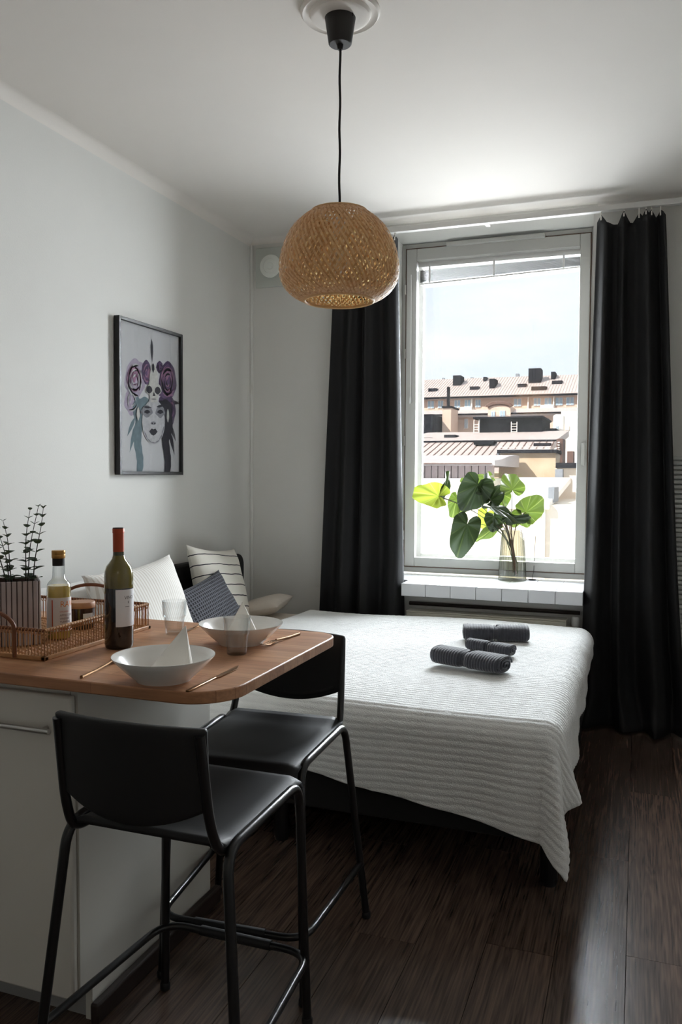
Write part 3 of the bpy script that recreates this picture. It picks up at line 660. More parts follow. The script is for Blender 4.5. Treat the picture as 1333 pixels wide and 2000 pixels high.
# blanket: one ribbed cloth laid askew over the bed
BT = .578; RB = .075; YN = 2.60+RB; XF = 2.13-RB; YF = 4.43-RB
def make_blanket():
    nx, ny = 150, 620
    us = np.linspace(0, 1, nx+1); vs_ = np.linspace(0, 1, ny+1)
    U, V = np.meshgrid(us, vs_)
    x0 = .55
    # flat-cloth coordinates (edge lines are askew to the bed)
    near = YN-(.235+RB*.57+.150*(U*1.75-.6)); far = 4.60
    Y = near+(far-near)*V
    footend = XF+.285-.115*np.maximum(0, Y-2.9)-.10*np.maximum(0, 2.55-Y)
    X = x0+(footend-x0)*U
    a = np.maximum(YN-Y, 0); c = np.maximum(Y-YF, 0); b2 = np.maximum(X-XF, 0)
    sy = np.where(a > 0, -1.0, 1.0); ay = np.where(a > 0, a, c)
    rho = np.hypot(ay, b2)
    phi = np.arctan2(b2, np.maximum(ay, 1e-9)); phi = np.where(rho < 1e-9, 0, phi)
    def hang(d):
        q_ = RB*PI/2
        out = np.where(d < q_, RB*np.sin(np.minimum(d, q_)/RB), RB+.035*(d-q_))
        drop = np.where(d < q_, RB*(1-np.cos(np.minimum(d, q_)/RB)), RB+(d-q_)*.998)
        return out, drop
    out, drop = hang(rho)
    corner = np.sin(2*phi)*(a > 0)
    out = out + corner*.22*np.maximum(rho-.1, 0) + np.maximum(rho-.08, 0)*.16*np.sin(phi*7.0-1.2)*(corner > 0)*np.sin(2*phi)
    drop = drop*(1-.10*corner)
    dx = np.sin(phi); dy = np.cos(phi)
    PX = np.where(b2 > 0, XF, X)+dx*out; PY = np.where(a > 0, YN, np.where(c > 0, YF, Y))+sy*dy*out
    PZ = BT-drop
    # soft folds of the hanging cloth and a gently uneven top
    wv = np.clip(drop/.3, 0, 1)
    PY = PY - (a > 0)*dy*wv*(.010*np.sin(X*9+1)+.006*np.sin(X*23))
    PX = PX + (b2 > 0)*dx*wv*(.010*np.sin(Y*11)+.006*np.sin(Y*27+2))
    PZ = PZ + .004*np.sin(X*5+Y*3)+.003*np.sin(Y*9-X*4)
    PZ = np.maximum(PZ, .03)
    P = np.stack([PX, PY, PZ], -1)
    gu = np.gradient(P, axis=1); gv = np.gradient(P, axis=0); N_ = np.cross(gu, gv); N_ /= np.linalg.norm(N_, axis=2, keepdims=True)+1e-12
    h = .0030*np.abs(np.sin(PI*(Y+.004*np.sin(X*6))/.0245))**.8
    rng = np.random.default_rng(3); h = h+.0005*rng.standard_normal(h.shape)
    P = P+N_*h[..., None]
    me = bpy.data.meshes.new('blanket')
    idx = np.arange((nx+1)*(ny+1)).reshape(ny+1, nx+1)
    F = np.stack([idx[:-1, :-1], idx[:-1, 1:], idx[1:, 1:], idx[1:, :-1]], -1).reshape(-1, 4)
    org = np.array([1.3, 3.4, 0.])
    me.from_pydata((P.reshape(-1, 3)-org).tolist(), [], F.tolist()); me.update()
    me.polygons.foreach_set('use_smooth', [True]*len(me.polygons)); me.materials.append(MATS['blanket'])
    ob = bpy.data.objects.new('blanket', me); col.objects.link(ob); ob.location = org
    s = ob.modifiers.new('solid', 'SOLIDIFY'); s.thickness = .008; s.offset = -1
    return tag(ob, 'white ribbed fleece blanket spread askew over the bed', 'blanket')
make_blanket()

# pillows: two quilted faces meeting in a thin seam with pulled-out corners
def pillow(name, label, cat, w, h, t, m, center, xdir, ydir, group=None, pinch=.10, seed=0, n=30):
    rnd = random.Random(seed); ph = [rnd.uniform(0, 6) for _ in range(8)]
    mb = MB()
    def shape(u, v, sgn):
        a, b2 = 2*u-1, 2*v-1
        px = a*(1-pinch*(1-b2*b2)**1.0*abs(a)**3)*1.0; py = b2*(1-pinch*(1-a*a)*abs(b2)**3)
        th = max(0, (1-a**4))**.55*max(0, (1-b2**4))**.55
        th = th*(.80+.2*(1-a*a)*(1-b2*b2))+.05*th*math.sin(4*a+ph[0])*math.sin(3*b2+ph[1])+.04*th*math.sin(9*a*b2+ph[2])
        bend = .03*math.sin(2*a+ph[3])*b2
        return (px*w/2, py*h/2, sgn*t/2*th+.001*sgn+bend*t)
    mb.grid(lambda u, v: shape(u, v, 1), n, n); mb.grid(lambda u, v: shape(1-u, v, -1), n, n)
    k = n+1; N1 = k*k; fs = []
    for i in range(n):
        for (p, q_) in (((i, 0), (i+1, 0)), ((i+1, n), (i, n)), ((0, i+1), (0, i)), ((n, i), (n, i+1))):
            a1 = p[1]*k+p[0]; a2 = q_[1]*k+q_[0]; b1 = N1+p[1]*k+(n-p[0]); b22 = N1+q_[1]*k+(n-q_[0])
            fs.append((a1, b1, b22, a2))
    o = len(mb.v); mb.f += [list(f) for f in fs]; mb.m += [0]*len(fs)
    ob = mb.build(name, m, local=True, angle=180)
    X = Vector(xdir).normalized(); Y = Vector(ydir); Y = (Y-X*Y.dot(X)).normalized(); Z = X.cross(Y)
    M = Matrix((X, Y, Z)).transposed().to_4x4(); M.translation = Vector([float(c) for c in center]); ob.matrix_world = M
    return tag(ob, label, cat, group)
MT = .548
pillow('bed_pillow', 'plain white bed pillow propped against the headboard behind the juice bottle', 'pillow', .56, .42, .13, 'pillow_white', (.185, 2.76, .725), (.02, 1, .03), (-.22, .0, .95), seed=1)
pillow('bed_pillow', 'large white pinstriped pillow leaning upright on the headboard beside the wine bottle', 'pillow', .60, .46, .17, 'pillow_pinstripe', (.345, 3.00, .755), (.04, 1, .05), (-.34, .03, .9), seed=2)
pillow('scatter_cushion', 'white cushion with thin black stripes leaning on the headboard', 'cushion', .52, .44, .13, 'cushion_stripe', (.205, 3.92, .755), (.03, 1, -.12), (-.30, .12, .92), seed=3)
pillow('scatter_cushion', 'small grey waffle-weave cushion tilted in front of the striped cushion', 'cushion', .53, .28, .10, 'waffle_grey', (.335, 3.56, .705), (-.04, 1, .12), (-.42, -.12, .75), seed=4)
pillow('bed_pillow', 'beige pillow lying flat at the far end of the headboard', 'pillow', .29, .34, .10, 'sheet_beige', (.30, 4.25, .60), (.9, .12, .22), (-.12, .9, .02), seed=5)

# rolled towels tied with a band
def towel(label, p0, p1, rw, rh, seed, z0=BT+.009):
    a = Vector((p0[0], p0[1], 0)); b2 = Vector((p1[0], p1[1], 0)); L = (b2-a).length; ang = math.atan2(b2.y-a.y, b2.x-a.x)
    root = thing('rolled_towel', label, 'towel', ((a.x+b2.x)/2, (a.y+b2.y)/2, z0), 'rolled towels on the blanket')
    root.rotation_euler.z = ang; rnd = random.Random(seed); ph = rnd.uniform(0, 6)
    mb = MB(); n = 36; k = 44
    def sec(t, a_):
        waist = 1-.20*math.exp(-((t-.48)/.05)**2)
        e = 2.6
        ca, sa = math.cos(a_), math.sin(a_)
        x_ = abs(ca)**(2/e)*(1 if ca > 0 else -1); y_ = abs(sa)**(2/e)*(1 if sa > 0 else -1)
        endr = min(1, (min(t, 1-t)/.03+.001))**.5*.12+.88
        rib = 1+.022*math.sin(2*PI*t*L/.0125)+.03*math.sin(3*a_+ph+4*t)
        return rw*waist*endr*rib*x_, rh*waist*endr*rib*y_+rh
    vs_ = []
    for j in range(k*3+1):
        t = j/(k*3)
        for i in range(n):
            yy, zz = sec(t, 2*PI*i/n); vs_.append(((t-.5)*L, yy, zz))
    K = k*3
    mb.add(vs_, [(j*n+i, j*n+(i+1) % n, (j+1)*n+(i+1) % n, (j+1)*n+i) for j in range(K) for i in range(n)])
    mb.add([((-.5)*L-.001, yy*.96, rh+(zz-rh)*.96) for yy, zz in [sec(0, 2*PI*i/n) for i in range(n)]], [tuple(range(n-1, -1, -1))])
    mb.add([((.5)*L+.001, yy*.96, rh+(zz-rh)*.96) for yy, zz in [sec(1, 2*PI*i/n) for i in range(n)]], [tuple(range(n))])
    mb.build('roll', 'towel_grey', root, local=True, angle=180)
    for sgn in (-1, 1):      # spiral ridge of the rolled end
        pts = []
        for q_ in range(70):
            t = q_/69; a_ = t*5.2*PI; f = .95-.85*t
            ca, sa = math.cos(a_), math.sin(a_)
            pts.append((sgn*(L/2+.001+.006*(1-f)), rw*f*abs(ca)**.77*(1 if ca > 0 else -1), rh+rh*f*abs(sa)**.77*(1 if sa > 0 else -1)))
        MB().tube(pts, .0042, 6).build('fold_edge', 'towel_grey', root, local=True)
    pts = []
    for i in range(32):
        yy, zz = sec(.48, 2*PI*i/32); pts.append((-.02*L, yy*1.03, rh+(zz-rh)*1.04))
    MB().tube(pts, .0035, 6, closed=True).build('tie_band', 'towel_grey', root, local=True)
    MB().tube([(-.02*L, -.015, 2*rh*.83), (-.02*L+.01, 0, 2*rh*.9+.006), (-.02*L+.03, .012, 2*rh*.88+.004)], .0035, 6).build('knot', 'towel_grey', root, local=True)
    return root
def bz(u, v): return W(u, v, 2, BT+.03)
towel('large rolled grey towel on the blanket, its coiled end facing the bed foot', bz(856, 1282), bz(985, 1305), .062, .034, 1)
towel('large rolled grey towel on the blanket, lying closest to the window', bz(908, 1240), bz(1030, 1243), .066, .036, 2)
towel('small rolled grey towel squeezed between the two large towels', bz(918, 1258), bz(1000, 1272), .034, .024, 3)

# ------------------------------------------------------------------ kitchen cabinet and worktop
cab = thing('base_cabinet', 'white kitchen base cabinet with steel bar handle under the wooden worktop', 'cabinet', (.78, 1.9, 0))
MB().box(.44, 1.058, 1.597, 2.235, .09, .859).build('carcass', 'cabinet_white', cab, smooth=False)
ep = MB().prism([(1.60, .095), (1.655, .095), (1.655, 0), (2.24, 0), (2.24, .859), (1.60, .859)], 1.059, 1.078, (1, 2, 0)); ep.build('side_panel', 'cabinet_white', cab, smooth=False)
MB().box(.44, 1.058, 1.655, 1.672, 0, .09).build('plinth', 'plinth_grey', cab, smooth=False)
MB().box(1.0585, 1.0785, 1.645, 1.6548, 0, .094).build('plinth_edge', 'cabinet_white', cab, smooth=False)
dr = MB().box(.46, 1.076, 1.575, 1.596, .089, .832).build('door', 'cabinet_white', cab, bevel=.006)
hp = fillet([(.80, 1.548, .752), (1.036, 1.548, .752)], .01)
MB().tube(hp, .0068, 12).build('handle_bar', 'steel', dr)
for xx in (.83, 1.008): MB().tube([(xx, 1.548, .752), (xx, 1.576, .752)], .005, 10).build('handle_post', 'steel', dr)
wt = MB().prism(rrect(.005, 1.503, 1.528, 2.272, (0, .115, .075, 0), 14), .860, .888).build('worktop', 'butcher_block', loc=(.75, 1.9, .860), bevel=.003)
tag(wt, 'long oiled butcher-block worktop with rounded corners', 'worktop')
ZT = .888

# ------------------------------------------------------------------ bar stools
def make_stool():
    root = thing('bar_stool', '', 'stool', (0, 0, 0), 'black bar stools')
    R = .0112
    for s in (-1, 1):
        path = fillet([(s*.250, -.255, .004), (s*.192, -.200, .612), (s*.186, .178, .612), (s*.203, .196, .004)], .055, 8)
        MB().tube(path, R, 12).build('leg_frame', 'black_metal', root, local=True)
        MB().tube(fillet([(s*.176, -.09, .598), (s*.176, -.205, .602), (s*.171, -.235, .68), (s*.166, -.262, .86)], .05, 8), R*.95, 12).build('back_post', 'black_metal', root, local=True)
        for (xx, yy) in ((.250, -.255), (.203, .196)):
            MB().lathe([(.012, 0), (.0135, .002), (.0135, .016), (.0118, .02)], 12, (s*xx, yy, 0)).build('foot_cap', 'black_plastic', root, local=True)
    fz = .175
    MB().tube(fillet([(-.236, -.238, fz), (-.206, .205, fz), (.206, .205, fz), (.236, -.238, fz)], .07, 8), .0095, 10).build('footrest', 'black_metal', root, local=True)
    MB().tube([(-.10, .2055, fz), (.10, .2055, fz)], .0125, 10).build('footrest_sleeve', 'black_plastic', root, local=True)
    # seat shell: dished, front edge rolled down, rear edge slightly raised
    def seat(u, v, top):
        x_ = (u-.5)*.372; t = v
        yy = -.205+.395*min(t/.9, 1); zz = .622
        if t > .9: q_ = (t-.9)/.1*PI/2; yy = .19+.028*math.sin(q_)-.0; zz = .622-.06*(1-math.cos(q_))
        dish = -.008*(1-(2*u-1)**2)*math.sin(PI*min(t/.9, 1)); edge = -.012*max(0, abs(2*u-1)-.86)/.14
        rear = .010*max(0, .12-t)/.12
        zz += dish+edge+rear
        return (x_, yy, zz-(0 if top else .012))
    mb = MB(); mb.grid(lambda u, v: seat(u, v, True), 24, 24)
    so = mb.build('seat', 'black_plastic', root, local=True, angle=60)
    sm = so.modifiers.new('solid', 'SOLIDIFY'); sm.thickness = .014; sm.offset = -1
    # backrest: curved shell with a bowed lower edge
    def back(u, v):
        a = 2*u-1; x_ = a*(.172+.004*v); bow = .030*a*a
        zlow = .705-.045*(1-a*a); ztop = .874-.004*a*a; zz = zlow+(ztop-zlow)*v
        lean = -.20*(zz-.70)
        return (x_, -.262+bow+lean*.55, zz)
    mb = MB(); mb.grid(back, 28, 10)
    bo = mb.build('backrest', 'black_plastic', root, local=True, angle=60)
    sm = bo.modifiers.new('solid', 'SOLIDIFY'); sm.thickness = .016; sm.offset = 0
    bv = bo.modifiers.new('bevel', 'BEVEL'); bv.width = .005; bv.segments = 2
    MB().tube([back(u, .0)[:2] + (back(u, 0)[2]+.016,) if True else 0 for u in np.linspace(.06, .94, 16)], .009, 8).build('back_rib', 'black_plastic', root, local=True)
    return root
st1 = make_stool(); st1.location = (1.383, 1.62, 0); st1['label'] = 'black bar stool standing before the cabinet, its back towards the room'
st2 = copy_tree(st1); st2.location = (1.335, 2.065, 0); st2.rotation_euler.z = PI+.06; st2['label'] = 'black bar stool standing between the worktop and the bed'

# ------------------------------------------------------------------ things on the worktop
def tz(u, v, z=ZT): return W(u, v, 2, z)
# bowls
def bowl(label, uv):
    p = W(uv[0], uv[1], 2, ZT+.056)
    m = MB().lathe([(.0001, .004), (.055, .004), (.057, 0), (.062, 0), (.064, .004), (.085, .022), (.106, .043), (.117, .055), (.1175, .0575), (.1155, .0575), (.104, .046), (.083, .026), (.062, .0095), (.0001, .008)], 56, (p[0], p[1], ZT))
    o = m.build('deep_plate', 'ceramic', loc=(p[0], p[1], ZT), angle=60)
    return tag(o, label, 'bowl', 'white deep plates'), p
b1, bp1 = bowl('white deep plate holding a napkin next to the wine bottle', (320, 1280))
b2_, bp2 = bowl('white deep plate holding a napkin, the plate closest to the bed', (471, 1217))
def napkin(label, p, apex, bl_, br, bk):
    """folded paper napkin standing as an open cone in the plate"""
    A_ = Vector(apex); B_ = Vector(bl_); C_ = Vector(br); K = Vector(bk); mb = MB()
    def side(P, Q):
        def fn(u, v):
            base = P.lerp(Q, u); q_ = base.lerp(A_, v)
            nrm = (Q-P).cross(A_-P).normalized(); return tuple(q_ + nrm*.012*math.sin(PI*u)*(1-v))
        return fn
    mb.grid(side(B_, C_), 8, 10); mb.grid(side(C_, K), 8, 10); mb.grid(side(K, B_), 8, 10)
    o = mb.build('napkin', 'napkin', loc=(p[0], p[1], ZT+.012), solid=.0012, angle=50)
    return tag(o, label, 'napkin', 'folded paper napkins')
c = bp1
napkin('white napkin folded into a tall cone in the plate next to the wine bottle', bp1, W(363, 1222, 1, bp1[1]+.01), (c[0]-.032, c[1]-.035, ZT+.013), (c[0]+.070, c[1]-.005, ZT+.022), (c[0]+.03, c[1]+.055, ZT+.014))
c = bp2
napkin('white napkin folded into a cone in the plate closest to the bed', bp2, W(474, 1176, 1, bp2[1]+.02), (c[0]-.045, c[1]-.02, ZT+.014), (c[0]+.05, c[1]+.01, ZT+.014), (c[0]+.0, c[1]+.06, ZT+.014))
# tumblers
def tumbler(label, p):
    pr = [(.0001, 0), (.0245, 0), (.026, .002), (.0295, .046), (.0298, .05), (.0335, .054), (.0338, .058), (.036, .097), (.0365, .099), (.0352, .099), (.0325, .058), (.0318, .055), (.0285, .05), (.028, .046), (.0245, .009), (.0001, .008)]
    o = MB().lathe(pr, 40, (p[0], p[1], ZT)).build('tumbler', 'tumbler_glass', loc=(p[0], p[1], ZT), angle=60)
    return tag(o, label, 'glass', 'stackable glass tumblers')
tumbler('clear stackable glass tumbler standing between the two plates', tz(463, 1277))
tumbler('clear stackable glass tumbler partly behind the tall napkin cone', tz(341, 1238))
# cutlery
def knife(label, p, q_):
    a = Vector(p); b2 = Vector(q_); L = (b2-a).length; ang = math.atan2(b2.y-a.y, b2.x-a.x)
    root = thing('table_knife', label, 'knife', ((a.x+b2.x)/2, (a.y+b2.y)/2, ZT), 'brass table knives'); root.rotation_euler.z = ang
    MB().prism([(-L/2, -.0045), (-L/2+.1*L, -.0055), (.0, -.004), (.0, .004), (-L/2+.1*L, .0055), (-L/2, .0045)], .0, .0045).build('handle', 'brass', root, local=True, bevel=.0015)
    MB().prism([(0, -.0045), (.05*L, -.009), (.38*L, -.009), (.5*L, .002), (.47*L, .005), (0, .0045)], .0014, .0030).build('blade', 'brass', root, local=True)
def fork(label, p, q_):       # p: handle end, q_: tine tips
    a = Vector(p); b2 = Vector(q_); L = (b2-a).length; ang = math.atan2(b2.y-a.y, b2.x-a.x)
    root = thing('table_fork', label, 'fork', ((a.x+b2.x)/2, (a.y+b2.y)/2, ZT), 'brass table forks'); root.rotation_euler.z = ang
    MB().tube([(-L/2, 0, .003), (-L*.2, 0, .003), (.08*L, 0, .006), (.16*L, 0, .008)], [.0042, .0036, .0028, .003], 8).build('handle', 'brass', root, local=True)
    MB().prism([(.14*L, -.003), (.2*L, -.0105), (.29*L, -.0115), (.29*L, .0115), (.2*L, .0105), (.14*L, .003)], .006, .008).build('head', 'brass', root, local=True)
    for k in range(4):
        yy = (k-1.5)*.0065; MB().tube([(.28*L, yy, .007), (.4*L, yy, .004), (.5*L, yy*.95, .0075)], [.0019, .0016, .001], 6).build('tine', 'brass', root, local=True)
knife('brass table knife lying along the rounded worktop corner', tz(366, 1352), tz(468, 1302))
fork('brass table fork lying half under the rim of the plate by the wine bottle', tz(159, 1325), tz(248, 1283))
fork('brass table fork lying at the worktop end towards the bed', tz(585, 1240), tz(514, 1264))
knife('brass table knife lying behind the glass near the grey cushion', tz(404, 1217), tz(352, 1240))

# wine bottle
def lathe_text(mb, txt, size, R, c, ang0, z, squeeze=1.0):
    v_, f_ = text_mesh(txt, size)
    if not v_: return
    w = max(p[0] for p in v_)
    vs_ = []
    for (x_, y_, _) in v_:
        a = ang0+(x_*squeeze)/R; vs_.append((c[0]+R*math.cos(a), c[1]+R*math.sin(a), c[2]+z+y_))
    mb.add(vs_, f_)
def sector(mb, R, c, a0, a1, z0, z1, n=16):
    vs_ = [(c[0]+R*math.cos(a0+(a1-a0)*i/n), c[1]+R*math.sin(a0+(a1-a0)*i/n), c[2]+z) for z in (z0, z1) for i in range(n+1)]
    mb.add(vs_, [(i, i+1, n+2+i, n+1+i) for i in range(n)])
pw = tz(233, 1264); c = (pw[0], pw[1], ZT)
wb = thing('wine_bottle', 'green glass wine bottle with red foil neck and pale label', 'bottle', c)
MB().lathe([(.0001, .0), (.034, 0), (.0375, .004), (.0385, .012), (.0385, .165)], 40, c).build('bottle_body', 'wine_dark', wb)
MB().lathe([(.0385, .165), (.0385, .196), (.037, .209), (.0325, .223), (.024, .234), (.0175, .243), (.0152, .252)], 40, c).build('bottle_shoulder', 'wine_glass_clear', wb)
MB().lathe([(.0152, .252), (.0146, .262), (.0145, .27)], 32, c).build('bottle_neck', 'wine_glass_green', wb)
MB().lathe([(.0149, .262), (.0149, .312), (.0158, .3125), (.0158, .3235), (.0150, .3245)], 32, c).build('foil', 'foil_red', wb)
MB().lathe([(.0150, .3245), (.0146, .327), (.0001, .327)], 32, c).build('foil_top', 'foil_dark', wb)
vd = math.atan2(CAM[1]-pw[1], CAM[0]-pw[0])          # bearing of the room side of the bottle
m = MB(); sector(m, .0389, c, vd-.22, vd+1.7, .062, .162); m.build('label', 'label_paper', wb)
m = MB(); lathe_text(m, 'VINO', .0125, .0391, c, vd+.38, .136); lathe_text(m, 'R', .010, .0391, c, vd+.62, .124)
sector(m, .0391, c, vd+.42, vd+.78, .1155, .1165); m.build('label_print', 'ink_grey', wb)

# tray
TX0, TX1, TY0, TY1 = .50, .968, 1.63, 2.10
p = tz(88, 1292); TX1 = p[0]; TY0 = p[1]; TY1 = tz(276, 1226)[1]
tr = thing('rattan_tray', 'rectangular rattan tray with slim spindle sides and arched handles', 'tray', ((TX0+TX1)/2, (TY0+TY1)/2, ZT))
m = MB(); m.box(TX0, TX1, TY0, TY0+.014, ZT, ZT+.011); m.box(TX0, TX1, TY1-.014, TY1, ZT, ZT+.011); m.box(TX0, TX0+.014, TY0, TY1, ZT, ZT+.011); m.box(TX1-.014, TX1, TY0, TY1, ZT, ZT+.011)
m.build('base_frame', 'rattan', tr, bevel=.002)
m = MB(); n_ = 46
for k in range(n_):
    yy = TY0+.014+(TY1-TY0-.028)*k/(n_-1); m.tube([(TX0+.01+q_*(TX1-TX0-.02)/22, yy, ZT+.006+.0016*(1 if (q_+k) % 2 else -1)) for q_ in range(23)], .0022, 4)
for k in range(44):
    xx = TX0+.014+(TX1-TX0-.028)*k/43; m.tube([(xx, TY0+.01, ZT+.006), (xx, TY1-.01, ZT+.006)], .0022, 4)
stuff(m.build('woven_base', 'rattan', tr))
RZ = .076
m = MB()
def spindles(m, pa, pb, n):
    for k in range(n+1):
        t = k/n; xx = pa[0]+(pb[0]-pa[0])*t; yy = pa[1]+(pb[1]-pa[1])*t; m.tube([(xx, yy, ZT+.008), (xx, yy, ZT+RZ)], .0016, 5)
I_ = .006
cs = [(TX0+I_, TY0+I_), (TX1-I_, TY0+I_), (TX1-I_, TY1-I_), (TX0+I_, TY1-I_)]
for k in range(4): spindles(m, cs[k], cs[(k+1) % 4], 42)
stuff(m.build('spindles', 'rattan', tr))
for k in range(4):
    a, b2 = cs[k], cs[(k+1) % 4]
    MB().tube([(a[0], a[1], ZT+RZ), (b2[0], b2[1], ZT+RZ)], .0045, 8).build('top_rail', 'rattan_dark' if k in (0, 2) else 'rattan', tr)
    mm = MB(); n_ = 40
    for j in range(n_):
        t = (j+.5)/n_; ctr = Vector((a[0]+(b2[0]-a[0])*t, a[1]+(b2[1]-a[1])*t, ZT+RZ-.004)); d = Vector((b2[0]-a[0], b2[1]-a[1], 0)).normalized(); nr = Vector((d.y, -d.x, 0))
        mm.tube([ctr+nr*.0052*math.cos(q_)+Vector((0, 0, .0085*math.sin(q_)))+d*.002*math.sin(q_) for q_ in np.linspace(0, 2*PI, 9)[:-1]], .0013, 4, closed=True)
    stuff(mm.build('rail_binding', 'rattan', tr))
hx = W(30, 1290, 1, TY0)[0]; hw = .115
for yy in (TY0-.002, TY1+.002):
    pts = [(hx, yy, ZT+.004), (hx, yy, ZT+RZ)]+[(hx-hw+hw*math.cos(a), yy, ZT+RZ+.048*math.sin(a)) for a in np.linspace(.15, PI-.15, 16)]+[(hx-2*hw, yy, ZT+RZ), (hx-2*hw, yy, ZT+.004)]
    MB().tube(pts, .0052, 8).build('handle', 'rattan_dark', tr)
ZI = ZT+.0095

# juice bottle in the tray
pj = tz(116, 1246, ZI); c = (pj[0], pj[1], ZI)
jb = thing('juice_bottle', 'clear bottle of pale yellow juice with gold cap and orange lettering', 'bottle', c)
MB().lathe([(.0001, .002), (.0285, .002), (.0310, .006), (.0310, .142), (.0295, .150), (.0001, .150)], 36, c).build('juice', 'juice', jb)
MB().lathe([(.0285, 0), (.0322, .004), (.0325, .010), (.0325, .142), (.0312, .153), (.026, .161), (.0195, .167), (.0172, .174), (.0160, .200), (.0155, .232)], 40, c).build('bottle_glass', 'bottle_glass', jb)
MB().lathe([(.0165, .205), (.0165, .226)], 28, c).build('neck_band', 'cord_black', jb)
MB().lathe([(.0178, .226), (.0186, .228), (.0186, .236), (.0182, .237), (.0186, .238), (.0186, .246), (.0178, .248), (.0001, .248)], 32, c).build('cap', 'gold_cap', jb)
vd = math.atan2(CAM[1]-pj[1], CAM[0]-pj[0])
m = MB(); sector(m, .0329, c, vd-1.9, vd+1.9, .024, .118, 30); m.build('label', 'juice_label', jb)
m = MB(); lathe_text(m, 'RAW', .0235, .0331, c, vd+.08, .092, .95); m.build('label_title', 'ink_orange', jb)
m = MB()
for k, t in enumerate(('APPLE CIDER', 'VINEGAR', 'TURMERIC', '& HONEY')): lathe_text(m, t, .0085, .0331, c, vd+.06, .066-k*.0092, .85)
m.build('label_text', 'ink_plum', jb)
m = MB(); lathe_text(m, 'ORGANIC', .0065, .0331, c, vd+.06, .077, .9); sector(m, .0331, c, vd+.08, vd+.85, .0275, .0335); sector(m, .0331, c, vd-.62, vd-.52, .03, .112)
m.build('label_bar', 'ink_red', jb)
# jar in the tray
pq = tz(158, 1238, ZI); pq = W(160, 1226, 2, ZI); c = (pq[0], pq[1], ZI)
jr = thing('jar', 'brown glass jar with wooden lid and small pale label in the tray', 'jar', c)
MB().lathe([(.0001, 0), (.034, 0), (.0375, .004), (.0378, .062), (.0001, .062)], 36, c).build('jar_body', 'jar_brown', jr)
MB().lathe([(.0392, .0625), (.0396, .064), (.0396, .078), (.038, .080), (.0001, .080)], 36, c).build('lid', 'jar_lid', jr)
vd = math.atan2(CAM[1]-pq[1], CAM[0]-pq[0])
m = MB(); sector(m, .0382, c, vd+.1, vd+.95, .016, .048); m.build('label', 'label_paper', jr)
m = MB()
for k in range(3): sector(m, .0384, c, vd+.2, vd+.75-.1*k, .030-k*.004, .0312-k*.004)
m.build('label_print', 'ink_grey', jr)
# planter with eucalyptus, turned with one face to the room
S = .122; PH = .172; PA = math.radians(43)
pc_ = W(30, 1262, 2, ZI); n_p = np.array([math.sin(PA), -math.cos(PA)])          # outward normal of the front face
px_, py_ = pc_[0]-n_p[0]*(S/2), pc_[1]-n_p[1]*(S/2)
pt = thing('ribbed_planter', 'greyish ribbed square planter standing in the rattan tray', 'planter', (px_, py_, ZI)); pt.rotation_euler.z = PA
h_ = S/2; t = .008; m = MB()
m.box(-h_, h_, -h_, -h_+t, 0, PH); m.box(-h_, h_, h_-t, h_, 0, PH); m.box(-h_, -h_+t, -h_+t, h_-t, 0, PH); m.box(h_-t, h_, -h_+t, h_-t, 0, PH); m.box(-h_+t, h_-t, -h_+t, h_-t, 0, .008)
m.build('pot_wall', 'planter_groove', pt, smooth=False, local=True)
for k in range(9):
    a = -h_+.001+k*(S-.002)/9
    MB().box(a, a+.0112, -h_-.005, -h_+.001, 0, PH+.002).build('rib', 'planter', pt, bevel=.002, local=True)
    MB().box(h_-.001, h_+.005, a, a+.0112, 0, PH+.002).build('rib', 'planter_edge', pt, bevel=.002, local=True)
    MB().box(-h_-.005, -h_+.001, a, a+.0112, 0, PH+.002).build('rib', 'planter', pt, bevel=.002, local=True)
MB().box(-h_+t, h_-t, -h_+t, h_-t, .008, PH-.012).build('soil', 'soil', pt, smooth=False, local=True)
ep_ = thing('eucalyptus_plant', 'sparse eucalyptus sprigs with small round leaves in the ribbed planter', 'plant', (px_, py_, ZI+PH-.012))
lm = MB().grid(lambda u, v: (((u-.5)*2)*.5*math.sin(PI*(.08+.84*v))**.7, v, .10*((u-.5)*2)**2*math.sin(PI*v)-.12*v*v), 6, 8).build('leaf', 'euca', local=True, angle=180)
leaf_me = lm.data; bpy.data.objects.remove(lm)
def sprig(base, tip, n, r0, seed):
    rnd = random.Random(seed); a = Vector(base); b2 = Vector(tip)
    st = MB().tube([a.lerp(b2, t)+Vector((.004*math.sin(5*t+seed), .003*math.cos(4*t+seed), 0)) for t in np.linspace(0, 1, 9)], [.0019-.0012*t for t in np.linspace(0, 1, 9)], 6).build('stem', 'euca_stem', ep_)
    o = ploc(ep_)
    for k in range(n):
        t = .10+.9*k/(n-1); p = a.lerp(b2, t)+Vector((.004*math.sin(5*t+seed), .003*math.cos(4*t+seed), 0)); sz = r0*(1-.62*t)
        for q_ in (0, 1):
            an = k*1.35+q_*PI+rnd.uniform(-.3, .3)+seed; el = .25+.5*t+rnd.uniform(-.15, .15)
            yv = Vector((math.cos(an)*math.cos(el), math.sin(an)*math.cos(el), math.sin(el))); zv = Vector((-math.cos(an)*math.sin(el), -math.sin(an)*math.sin(el), math.cos(el))); xv = yv.cross(zv)
            M = Matrix((xv*sz*.95, yv*sz, zv*sz)).transposed().to_4x4(); M.translation = p-o
            ob = bpy.data.objects.new('leaf', leaf_me); col.objects.link(ob); ob.parent = st; ob.matrix_local = M
sy_ = py_
